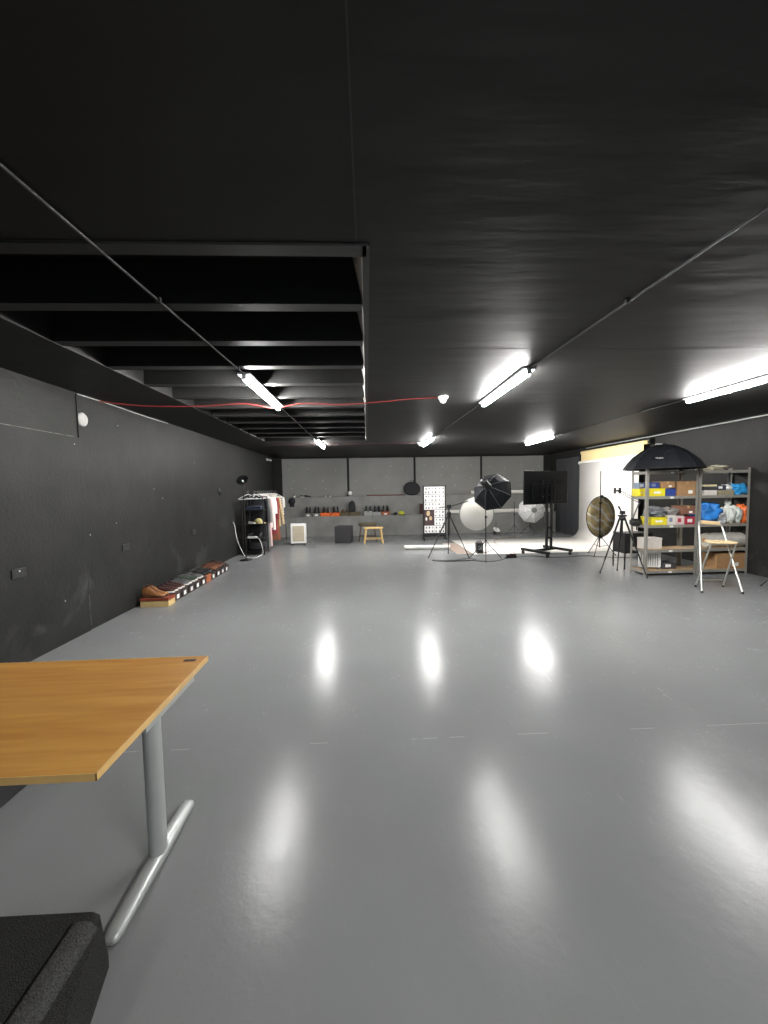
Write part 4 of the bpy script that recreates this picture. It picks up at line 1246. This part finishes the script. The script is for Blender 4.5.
# ====================================================== GOLD REFLECTOR
G0 = at(600, 520, 8.5); G0.z = 0
light_stand('light_stand', 'slim black light stand holding the gold oval reflector', (G0.x, G0.y), [tuple(fl(588, 553.4))[:2], tuple(fl(594, 557.5))[:2], tuple(fl(616, 556))[:2]], at(600, 471, 8.5).z, .46, thin=.011)
m_gold = mat('gold_foil', srgb(206, 186, 138), rough=.38, metal=.35, var=.4, scale=5, bump=.7, bscale=7)
N, L, p_ = nodes_of(m_gold)
tc = N.new('ShaderNodeTexCoord'); mp = N.new('ShaderNodeMapping'); mp.inputs['Rotation'].default_value = (0, .9, 0); L.new(tc.outputs['Object'], mp.inputs['Vector'])
wv = N.new('ShaderNodeTexWave'); wv.inputs['Scale'].default_value = 1.7; wv.inputs['Distortion'].default_value = 9; wv.inputs['Detail'].default_value = 2; wv.inputs['Detail Scale'].default_value = 1.2
L.new(mp.outputs['Vector'], wv.inputs['Vector'])
mr_ = N.new('ShaderNodeMapRange'); mr_.inputs['From Min'].default_value = .74; mr_.inputs['From Max'].default_value = 1.0
L.new(wv.outputs['Fac'], mr_.inputs['Value'])
old = p_.inputs['Base Color'].links[0].from_socket
L.new(mix_node(N, L, mr_.outputs[0], old, (.85, .83, .78, 1)), p_.inputs['Base Color'])
gc = at(601, 516.8, 8.56)
ga, gb = .335, .465
gr = thing('oval_reflector', 'oval gold foil reflector clipped to a slim stand before the white backdrop', 'reflector', (gc.x, gc.y, gc.z - gb))
mb = MB()
rings = [[Vector((ga * k * math.cos(t), .012 + dy, gb + gb * k * math.sin(t))) for t in [2 * PI * i / 44 for i in range(44)]] for k, dy in ((.02, .003), (.5, .003), (.985, .003), (.985, -.003), (.5, -.003), (.02, -.003))]
mb.loft(rings).build('foil_cloth', m_gold, gr)
mb = MB(); mb.tube([Vector((ga * math.cos(t), .012, gb + gb * math.sin(t))) for t in [2 * PI * i / 44 for i in range(45)]], .009, 8); mb.build('rim', M_BLACK, gr)
mb = MB()
for z in (2 * gb, 0.0): mb.box(-.02, .02, -.05, .02, z - .03, z + .03, bevel=.004)
mb.build('clip', M_BLACK, gr)

# ====================================================== CAMERA TRIPOD
C0 = at(622.3, 516, 6.55)
ct = thing('camera_tripod', 'black camera tripod with a pan handle beside the metal shelving', 'tripod', (C0.x, C0.y, 0))
top = Vector((C0.x, C0.y, C0.z - .04))
for p in (fl(600, 573.7), Vector((4.70, 6.22, 0)), Vector((4.60, 6.86, 0))):
    f = Vector((p.x, p.y, .012)); dirx = (f - top)
    t0 = top + Vector((dirx.x, dirx.y, 0)).normalized() * .04
    lg = MB().tube([t0, t0 + (f - t0) * .45], .016, 8).build('leg', M_BLKM, ct, world=True)
    MB().tube([t0 + (f - t0) * .43, t0 + (f - t0) * .75], .012, 8).build('middle_section', M_BLKM, lg, world=True)
    MB().tube([t0 + (f - t0) * .73, f], .009, 8).build('lower_section', M_BLKM, lg, world=True)
    MB().tube([f, f + (t0 - f) * .03], .014, 8).build('rubber_foot', M_BLACK, lg, world=True)
MB().tube([top + Vector((0, 0, -.32)), top + Vector((0, 0, .1))], .014, 10).build('centre_column', M_BLKM, ct, world=True)
mb = MB(); mb.lathe([(.035, -.04), (.055, -.02), (.055, .02), (.03, .04)], 16, T(top)); mb.build('shoulder', M_BLACK, ct, world=True)
mb = MB(); mb.box(top.x - .035, top.x + .035, top.y - .03, top.y + .03, top.z + .07, top.z + .13, bevel=.008); mb.box(top.x - .07, top.x + .07, top.y - .03, top.y + .03, top.z + .03, top.z + .06, bevel=.008)
mb.build('pan_head', M_BLACK, ct, world=True)
hd = at(618.5, 506.5, 6.5)
MB().tube([top + Vector((0, 0, .09)), hd], .009, 8).build('pan_handle', M_BLACK, ct, world=True)
MB().tube([top + Vector((0, 0, .09)) + (hd - top - Vector((0, 0, .09))) * .6, hd], .014, 8).build('grip', M_BLACK, ct, world=True)

# ====================================================== SHELVING
SY0, SY1 = 6.42, 6.80
SX = [4.80, 5.72, 5.74, 6.655]
LV = [.085, .455, .885, 1.385, 1.815]


def shelving(x0, x1, label):
    r = thing('shelving_unit', label, 'shelving', ((x0 + x1) / 2, (SY0 + SY1) / 2, 0), 0, 'metal shelving units')
    for x, s in ((x0, 1), (x1, -1)):
        for y, q in ((SY0, 1), (SY1, -1)):
            mb = MB()
            mb.prism([(x, y), (x + s * .042, y), (x + s * .042, y + q * .003), (x + s * .003, y + q * .003), (x + s * .003, y + q * .042), (x, y + q * .042)], lambda u, v, d: (u, v, d), 0.0, 1.86)
            mb.build('upright', M_SHELF, r, world=True)
    for i, z in enumerate(LV):
        mb = MB()
        for y, q in ((SY0 + .004, 1), (SY1 - .004, -1)):
            mb.prism([(y, z - .045), (y, z + .004), (y + q * .028, z - .014), (y + q * .028, z - .018), (y + q * .004, z - .018), (y + q * .004, z - .045)], lambda u, v, d: (d, u, v), x0 + .004, x1 - .004)
        for x in (x0 + .004, x1 - .007):
            mb.box(x, x + .003, SY0 + .005, SY1 - .005, z - .045, z + .004)
        sb = mb.build('shelf_beam', M_SHELF, r, world=True)
        mb = MB(); mb.box(x0 + .01, x1 - .01, SY0 + .012, SY1 - .012, z - .013, z, bevel=.001)
        mb.build('shelf_board', M_CHIP, sb, world=True)
        if x0 < 5:
            mb = MB(); mb.box((x0 + x1) / 2 - .035, (x0 + x1) / 2 + .03, SY0 + .001, SY0 + .0035, z - .04, z - .008); mb.build('label_sticker', m_stk, sb, world=True)
    return r


shelving(SX[0], SX[1], 'grey steel shelving unit of five shelves next to the tripod')
shelving(SX[2], SX[3], 'grey steel shelving unit of five shelves against the wall behind the folding chair')


def sx(z3, dep=6.5):
    """position on the shelves from the photo's close-up"""
    return at(615 + z3 / 5.02, 500, dep).x


def sbox(name, label, a, b, zlev, h, m, dep=.26, y0=SY0 + .05, cat='box', rot=0, trim=None, zoff=0.0, lid=None, group='boxes on the shelving', dist=6.5):
    x0, x1 = sx(a, dist), sx(b, dist)
    r = thing(name, label, cat, ((x0 + x1) / 2, y0 + dep / 2, LV[zlev] + zoff), rot, group)
    w = (x1 - x0) / 2
    MB().box(-w, w, -dep / 2, dep / 2, 0.0, h, bevel=.003).build('box_body', m, r)
    if trim == 'tape':
        mb = MB(); mb.box(-.022, .022, -dep / 2 - .001, dep / 2 + .001, h - .045, h + .001); mb.build('tape', M_TAPE, r)
        mb = MB(); mb.box(w * .1, w * .55, -dep / 2 - .0012, -dep / 2, h * .15, h * .38); mb.build('label_sticker', m_stk, r)
    elif trim == 'lid':
        MB().box(-w - .003, w + .003, -dep / 2 - .003, dep / 2 + .003, h - .03, h + .002, bevel=.002).build('lid', lid or m, r)
    elif trim == 'label':
        mb = MB(); mb.box(-w * .6, w * .2, -dep / 2 - .0012, -dep / 2, h * .3, h * .75); mb.build('label_sticker', lid or m_stk, r)
    elif trim == 'bin':
        mb = MB()
        mb.box(-w - .006, w + .006, -dep / 2 - .006, dep / 2 + .006, h - .012, h, bevel=.003)
        mb.build('bin_rim', m, r)
        mb = MB(); mb.box(-w * .45, w * .45, -dep / 2 - .003, -dep / 2, h * .35, h * .6); mb.build('label_sticker', lid or m_stk, r)
    return r


y_box = mat('yellow_plastic', srgb(226, 212, 48), rough=.45, var=.05)
bl_box = mat('blue_card', srgb(44, 66, 138), rough=.55, var=.1)
gb_box = mat('grey_blue_card', srgb(122, 134, 152), rough=.6)
d_box = mat('dark_grey_card', srgb(64, 64, 68), rough=.6)
w_box = mat('white_card', srgb(214, 208, 202), rough=.6, var=.06)
r_box = mat('red_card', srgb(166, 40, 60), rough=.55)
br_box = mat('red_brown_card', srgb(122, 84, 66), rough=.8)
k_box = mat('khaki_card', srgb(146, 136, 112), rough=.8)
# shelf four from the floor (1.385)
sbox('yellow_bin', 'yellow bin at the open end of the second highest shelf', 96, 142, 3, .135, y_box, .16, SY0 + .20, 'bin', trim='bin', dist=6.72)
sbox('grey_carton', 'grey blue carton on top of the yellow bin at the shelf end', 98, 140, 3, .11, gb_box, .15, SY0 + .205, zoff=.135, trim='label', dist=6.72)
sbox('yellow_bin', 'wide yellow bin under a blue box on the second highest shelf', 163, 240, 3, .14, y_box, .26, SY0 + .03, 'bin', trim='bin')
sbox('blue_box', 'blue box on top of the wide yellow bin', 167, 214, 3, .105, bl_box, .2, zoff=.14, trim='label', lid=gb_box)
sbox('blue_box', 'blue box under a small cardboard box on the second highest shelf', 245, 292, 3, .125, bl_box, .26, SY0 + .03, trim='lid')
sbox('cardboard_box', 'small cardboard box on top of the blue box', 222, 292, 3, .115, M_CARD, .22, zoff=.142, trim='tape')
sbox('cardboard_box', 'large plain cardboard box on the second highest shelf beside the middle uprights', 302, 398, 3, .255, M_CARD, .28, SY0 + .03, trim='tape')
# right unit
sbox('white_carton', 'white carton under a black one on the shelving near the middle uprights', 434, 498, 3, .12, w_box, .26, SY0 + .03, trim='lid', lid=d_box)
sbox('dark_carton', 'thin black carton with a cream top lying on the white carton', 434, 500, 3, .06, d_box, .24, zoff=.125, trim='lid', lid=mat('cream_card_lid', srgb(224, 214, 170), rough=.7))
sbox('grey_carton', 'khaki grey tray carton under dark and white packs', 503, 583, 3, .085, k_box, .26, SY0 + .03, trim='lid')
sbox('dark_carton', 'dark blue grey carton on top of the khaki tray', 500, 548, 3, .09, mat('slate_card', srgb(58, 62, 76), rough=.6), .2, zoff=.088, trim='label')


def bag(name, label, a, b, zlev, h, m, seed, dep=.28, y0=SY0 + .04, knot=True, zoff=0.0, amp=.2, freq=2.2, group='bags on the shelving'):
    x0, x1 = sx(a), sx(b)
    r = thing(name, label, 'bag', ((x0 + x1) / 2, y0 + dep / 2, LV[zlev] + zoff), 0, group)
    MB().blob((0, 0, h / 2), (x1 - x0, dep, h), seed, amp * 1.25, 40, 26, freq=freq * 1.25).build('bag_body', m, r)
    if knot:
        MB().blob(((x1 - x0) * .1, -.02, h + .015), (.05, .05, .06), seed + 3, .3, 10, 7, flat=False).build('knot', m, r)
        for s in (-1, 1):
            MB().blob(((x1 - x0) * .1 + s * .035, -.02, h + .035), (.06, .03, .07), seed + 5 + s, .35, 10, 7, flat=False).build('tied_end', m, r)
    return r


p_blue = mat('blue_polythene', srgb(52, 128, 206), rough=.35, var=.2, scale=6, bump=.6, bscale=12)
p_teal = mat('sky_blue_polythene', srgb(48, 146, 206), rough=.3, var=.25, scale=7, bump=.6, bscale=14)
p_grey = mat('grey_polythene', srgb(176, 180, 182), rough=.35, var=.12, scale=6, bump=.6, bscale=12)
p_white = mat('white_polythene', srgb(216, 220, 214), rough=.35, var=.1, scale=6, bump=.6, bscale=12)
p_clear = mat('cloudy_polythene', srgb(186, 194, 190), rough=.25, var=.25, scale=9, bump=.7, bscale=14)
p_orange = mat('orange_polythene', srgb(214, 104, 44), rough=.4, var=.15, scale=6, bump=.5, bscale=12)
bag('white_bag', 'small white plastic bundle on top of the khaki tray', 546, 586, 3, .10, p_white, 2, .2, zoff=.088, knot=False)
bag('sky_blue_bag', 'sky blue plastic bag on the second highest shelf by the wall', 590, 676, 3, .205, p_teal, 6, .3, knot=False, amp=.25)
bag('blue_bag', 'large blue plastic bag on the middle shelf behind the folding chair', 428, 550, 2, .40, p_blue, 11, .32, knot=False, amp=.3)
bag('grey_bag', 'pale grey plastic bag leaning against the large blue bag', 506, 556, 2, .22, p_grey, 15, .22, y0=SY0 + .02, knot=False)
bag('white_bag', 'white knotted plastic bag on the middle shelf beside the grey one', 559, 606, 2, .33, p_white, 21, .26)
bag('clear_bag', 'cloudy clear plastic bag between the white and orange bags', 603, 644, 2, .32, p_clear, 27, .26, knot=False)
bag('orange_bag', 'tall orange plastic bag on the middle shelf by the wall', 637, 678, 2, .36, p_orange, 31, .26, knot=False, amp=.12)
# middle shelf, left unit
sbox('yellow_bin', 'yellow bin on the middle shelf under clear wrapping', 174, 252, 2, .14, y_box, .26, SY0 + .03, 'bin', trim='bin')
bag('bubble_wrap', 'grey heap of clear bubble wrap on top of the yellow bin', 170, 262, 2, .19, mat('grey_wrap', srgb(112, 114, 118), rough=.22, var=.35, scale=12, bump=.9, bscale=22), 41, .24, knot=False, zoff=.14, amp=.3, freq=3)
sbox('white_carton', 'white carton beside the yellow bin on the middle shelf', 256, 296, 2, .17, w_box, .26, SY0 + .03, trim='label', lid=gb_box)
sbox('white_carton', 'pale pink white carton next to the red box on the middle shelf', 298, 340, 2, .15, mat('pinkish_card', srgb(210, 190, 188), rough=.6), .26, SY0 + .03, trim='label', lid=r_box)
bag('grey_bag', 'grey soft bundle lying on top of the white cartons', 258, 322, 2, .13, mat('grey_cloth', srgb(136, 132, 128), rough=.8, bump=.4), 45, .22, knot=False, zoff=.175, amp=.28)
sbox('red_box', 'red box with a white band on the middle shelf by the middle uprights', 343, 402, 2, .13, r_box, .26, SY0 + .03, trim='label')
sbox('brown_box', 'reddish brown cardboard box on top of the red box', 325, 400, 2, .15, br_box, .22, zoff=.176, trim='tape')
# lower shelves
sbox('white_crate', 'white plastic box on the low shelf next to the tripod', 164, 250, 1, .19, w_box, .2, SY0 + .12, trim='lid')
hp = thing('white_heater', 'slim white panel heater standing on the bottom shelf', 'heater', (sx(205), SY0 + .2, LV[0]), -.35)
MB().box(-.17, .17, -.03, .03, .03, .31, bevel=.01).build('casing', M_WHITE, hp)
mb = MB()
for i in range(8): mb.box(-.14 + i * .036, -.13 + i * .036, -.032, -.029, .06, .28)
mb.build('louvre_slat', M_STEEL, hp)
for s in (-1, 1):
    MB().bar((s * .12, -.07, .018), (s * .12, .07, .018), .025, .035).build('foot', M_STEEL, hp)
sbox('grey_carton', 'dark grey carton lying flat on the bottom shelf behind the white heater', 262, 330, 0, .11, d_box, .2, SY0 + .14, trim='label')
# bubble wrap roll
x0, x1 = sx(478), sx(668)
br = thing('wrap_roll', 'large pale roll of bubble wrap lying on the low shelf behind the chair', 'roll', ((x0 + x1) / 2, SY0 + .17, LV[1]))
hl = (x1 - x0) / 2
mb = MB(); rings = []
for i in range(15):
    t = i / 14; x = -hl + 2 * hl * t
    rad = .128 * (1 + .03 * math.sin(i * 1.9)) * (.93 if i in (0, 14) else 1)
    rings.append([Vector((x, rad * math.cos(a) * (1 + .03 * math.sin(3 * a + i)), .128 + rad * math.sin(a) * (1 + .02 * math.sin(2 * a)))) for a in [2 * PI * k / 24 for k in range(24)]])
mb.loft(rings).build('wrap', mat('bubble_wrap_film', srgb(186, 184, 176), rough=.4, var=.12, scale=25, bump=.7, bscale=60), br)
mb = MB(); mb.tube([(-hl - .01, 0, .128), (hl + .01, 0, .128)], .04, 14); mb.build('core_tube', M_CARD, br)
sbox('cardboard_box', 'cardboard box on the bottom shelf behind the folding chair', 512, 656, 0, .27, M_CARD, .3, SY0 + .05, trim='tape')

# things on top of the shelving: umbrella softbox and cloth
dl, dr, da = at(626, 470.5, 6.55), at(703, 468, 6.6), at(660, 444.5, 6.6)
dcx, drad, dz0, dhh = (dl.x + dr.x) / 2, (dr.x - dl.x) / 2 * .86, 1.862, da.z - 1.86
dm = thing('umbrella_softbox', 'large black domed softbox lying face down on top of the shelving', 'softbox', (dcx, 6.62, dz0), 0)
nseg = 16
prof = [(1.0, 0), (.97, .07), (.88, .27), (.74, .5), (.55, .73), (.33, .9), (.14, .98), (.05, 1.0)]
a_ = [2 * PI * (i + .5) / nseg - PI / 2 - PI / nseg * 0 for i in range(nseg)]
def dome_ring(k, t, off=0.0):
    return [Vector((drad * k * math.cos(a) * (1 + off), .58 * k * math.sin(a) * (1 + off), dhh * t)) for a in a_]
mb = MB(); mb.loft([dome_ring(k, t) for k, t in prof] + [[p + Vector((0, 0, -.006)) for p in dome_ring(k * .985, t)] for k, t in reversed(prof)], False, False, close=True)
m_dome = mat('matt_black_nylon', (.010, .011, .014, 1), rough=.65, spec=.15, var=.15)
mb.build('fabric_shell', m_dome, dm)
for a in a_:
    MB().tube([Vector((drad * k * math.cos(a) * 1.003, .58 * k * math.sin(a) * 1.003, dhh * t + .002)) for k, t in prof], .004, 5).build('rib', m_dome, dm)
MB().lathe([(.04, -.02), (.045, .0), (.03, .025), (.01, .03)], 16, T((0, 0, dhh))).build('hub_cap', M_BLACK, dm)
sc_ = Vector((at(661, 446, 6.5).x - dcx, -.05, dhh))
MB().box(sc_.x - .05, sc_.x + .05, -.09, -.05, dhh * .985, dhh * .985 + .012, bevel=.003).build('white_tab', M_WHITE, dm)
mb = MB(); mb.loft([dome_ring(1.0, 0.0), dome_ring(1.004, .03), dome_ring(.985, .03), dome_ring(.985, 0.0)], False, False, close=True); mb.build('rim_binding', M_BLACK, dm)
# lettering on the front panel
fc = bpy.data.curves.new('logo_text', 'FONT'); fc.body = 'neewer'; fc.size = .062; fc.extrude = .0008; fc.align_x = 'CENTER'; fc.align_y = 'CENTER'
fo = bpy.data.objects.new('logo_text', fc); COL.objects.link(fo); fo.parent = dm
fc.materials.append(m_stk)
lx = at(668, 458, 6.1).x - dcx
# find the panel's slope there
def dome_z(x, y):
    q = math.hypot(x / drad, y / .58)
    for (k0, t0), (k1, t1) in zip(prof, prof[1:]):
        if k1 <= q <= k0: return dhh * (t0 + (t1 - t0) * (k0 - q) / (k0 - k1))
    return dhh
fy = -.36
nrm = Vector((0, -(dome_z(lx, fy + .02) - dome_z(lx, fy - .02)) / .04, 1)).normalized()
xa = Vector((1, 0, 0)); xa = (xa - nrm * xa.dot(nrm)).normalized(); ya = nrm.cross(xa)
mt = Matrix((xa, ya, nrm)).transposed().to_4x4(); mt.translation = Vector((lx, fy, dome_z(lx, fy))) + nrm * .016
fo.matrix_basis = mt
bpy.context.view_layer.update()
lm = bpy.data.meshes.new_from_object(fo.evaluated_get(bpy.context.evaluated_depsgraph_get()))
bpy.data.objects.remove(fo); fo = bpy.data.objects.new('logo_text', lm); COL.objects.link(fo); fo.parent = dm; fo.matrix_basis = mt
x0, x1 = sx(440), sx(552)
cl = thing('folded_cloth', 'crumpled cream cloth on top of the shelving beside the dome', 'cloth', ((x0 + x1) / 2 + .03, 6.62, LV[4]))
MB().blob((0, 0, .045), (x1 - x0, .3, .09), 61, .3, 26, 10, freq=3).build('cloth_heap', mat('cream_cloth', srgb(164, 158, 136), rough=.9, bump=.3), cl)
MB().blob((.12, -.03, .075), (.26, .2, .06), 64, .35, 18, 8, freq=3).build('cloth_fold', mat('pale_cloth', srgb(196, 190, 170), rough=.9, bump=.3), cl)

# articulated arm clamped to the shelving
ab = at(635.5, 521, 6.62); el = at(639.5, 502, 6.62); hd = at(619, 491, 6.62); b1 = at(632.5, 519, 6.62)
m_arm = mat('dark_grey_arm', (.09, .09, .09, 1), rough=.4)
am = thing('articulated_arm', 'jointed arm lamp clamped to the side of the shelving', 'arm lamp', (ab.x, ab.y, .88))
for dx in (-.012, .012):
    o_ = Vector((dx, 0, dx))
    MB().tube([b1 + o_, el + o_], .006, 8).build('lower_arm', m_arm, am, world=True)
    MB().tube([el + o_, hd + o_], .006, 8).build('upper_arm', m_arm, am, world=True)
mb = MB()
for p in (b1, el, hd): mb.tube([p + Vector((0, -.02, 0)), p + Vector((0, .02, 0))], .02, 12)
mb.build('joint', M_BLACK, am, world=True)
mb = MB()
for dx in (-.045, .045): mb.box(hd.x - .03 + dx - .014, hd.x - .03 + dx + .014, hd.y - .02, hd.y + .02, hd.z - .045, hd.z + .06, bevel=.004)
mb.box(hd.x - .07, hd.x + .01, hd.y - .012, hd.y + .012, hd.z - .01, hd.z + .02, bevel=.003)
mb.build('holder', M_BLACK, am, world=True)
mb = MB(); mb.blob(b1 + Vector((.06, 0, -.06)), (.22, .14, .13), 3, .12, 18, 10, flat=False); mb.build('clamp_body', M_BLACK, am, world=True)
mb = MB(); mb.box(b1.x + .05, 4.80, 6.58, 6.66, b1.z - .1, b1.z - .02, bevel=.006); mb.tube([(b1.x + .08, 6.62, b1.z - .2), (b1.x + .08, 6.62, b1.z - .08)], .01, 8); mb.build('clamp_jaw', M_BLKM, am, world=True)

# black cabinet behind the shelving
p = fl(623, 569.5)
bc = thing('black_trolley', 'black storage trolley on thin legs behind the tripod and shelving', 'trolley', (5.09, 7.16, 0))
MB().box(-.27, .27, -.18, .18, .30, .68, bevel=.006).build('body', M_BLACK, bc)
for i in range(2):
    d_ = MB().box(-.25, .25, -.196, -.181, .32 + i * .175, .48 + i * .175, bevel=.004).build('drawer', M_CHAR, bc)
    MB().bar((-.06, -.202, .41 + i * .175), (.06, -.202, .41 + i * .175), .01, .012).build('handle', M_BLKM, d_)
for sx_ in (-1, 1):
    for sy_ in (-1, 1):
        MB().bar((sx_ * .26, sy_ * .17, 0), (sx_ * .26, sy_ * .17, .69), .018, .018).build('leg', M_BLKM, bc)

# ====================================================== FOLDING CHAIR
f1, f2 = fl(701.9, 593.0), fl(742.8, 594.0)
r1, r2 = fl(695.5, 586.8), fl(723, 587.0)
s1, s2 = at(698.8, 522.5, 5.78), at(721.3, 524, 5.78)
fc_ = thing('folding_chair', 'tall folding chair with pale wood seat and silver tube legs', 'chair', ((f1.x + f2.x) / 2, (f1.y + r1.y) / 2, 0))
frame_pts = [f1 + Vector((0, 0, .012)), f1 + (s1 - f1) * .93, s1 + Vector((.012, 0, .008)), s1 + Vector((.05, .0, .02)), s2 + Vector((-.05, 0, .02)), s2 + Vector((-.012, 0, .008)), f2 + (s2 - f2) * .93, f2 + Vector((0, 0, .012))]
MB().tube(frame_pts[:4], .0125, 10).build('front_leg', M_ALU, fc_, world=True)
MB().tube(frame_pts[4:], .0125, 10).build('front_leg', M_ALU, fc_, world=True)
mb = MB(); c0, c1 = s1 + Vector((.03, .0, .01)), s2 + Vector((-.03, 0, .01))
mb.bar(c0, c1, .022, .055); mb.build('back_slat', M_BIRCH, fc_, world=True)
seat_z = at(718, 541.5, 5.6).z
# seat: from the back frame forward to the front
q1, q2 = at(701, 539.5, 5.72), at(739, 543.5, 5.42)
sc0 = (at(703, 541, 5.68) + at(737, 543, 5.46)) / 2
fdir = Vector(((f1.x + f2.x) / 2 - (r1.x + r2.x) / 2, (f1.y + f2.y) / 2 - (r1.y + r2.y) / 2, 0)).normalized()
sdir = Vector((-fdir.y, fdir.x, 0))
sc0.z = seat_z
mb = MB(); rings = []
for dz, k in ((-.012, .97), (-.004, 1), (.006, 1), (.012, .98)):
    rg = []
    for i in range(28):
        t = 2 * PI * i / 28; cu_, cv = math.cos(t), math.sin(t)
        u = math.copysign(abs(cu_) ** .4, cu_) * .175 * k; v = math.copysign(abs(cv) ** .4, cv) * .15 * k
        rg.append(sc0 + sdir * (u * (1 + .08 * (v / .15))) + fdir * v + Vector((0, 0, dz)))
    rings.append(rg)
mb.loft(rings).build('seat', M_BIRCH, fc_, world=True)
mb = MB()
for s in (-1, 1):
    c = sc0 - fdir * .02 + sdir * (s * .022 + .03) + Vector((0, 0, .0135)); mb.lathe([(.016, -.002), (.015, .002)], 12, T(c))
mb.build('grip_hole', M_BLACK, fc_, world=True)
for s, rr in ((1, r1), (-1, r2)):
    side = 1 if (rr - sc0).dot(sdir) > 0 else -1
    tp = sc0 + fdir * .11 + sdir * (side * .15) + Vector((0, 0, -.02))
    MB().tube([tp, Vector((rr.x, rr.y, .012))], .0115, 10).build('rear_leg', M_ALU, fc_, world=True)
MB().tube([r1 + (sc0 - r1) * .16, r2 + (sc0 - r2) * .16], .008, 8).build('cross_rung', M_ALU, fc_, world=True)
mb = MB()
for p in (f1, f2, r1, r2): mb.lathe([(.016, 0), (.017, .02), (.014, .035)], 10, T((p.x, p.y, 0)))
mb.build('rubber_foot', M_BLACK, fc_, world=True)

# stand whose leg reaches into view at the right
light_stand('light_stand', 'black stand by the wall whose foot shows beyond the shelving', (6.30, 5.52), [(6.0, 5.57), (6.48, 5.8), (6.45, 5.25)], 1.9, .3)

# ================================================================ LIGHT
wd = bpy.data.worlds.new('world'); SC.world = wd; wd.use_nodes = True
bg_ = wd.node_tree.nodes['Background']
bg_.inputs['Color'].default_value = (.62, .78, 1.0, 1); bg_.inputs['Strength'].default_value = .25
SC.view_settings.view_transform = 'Standard'; SC.view_settings.look = 'None'
SC.view_settings.gamma = 1; SC.view_settings.use_curve_mapping = False
SC.view_settings.exposure = 0
SC.cycles.use_denoising = True
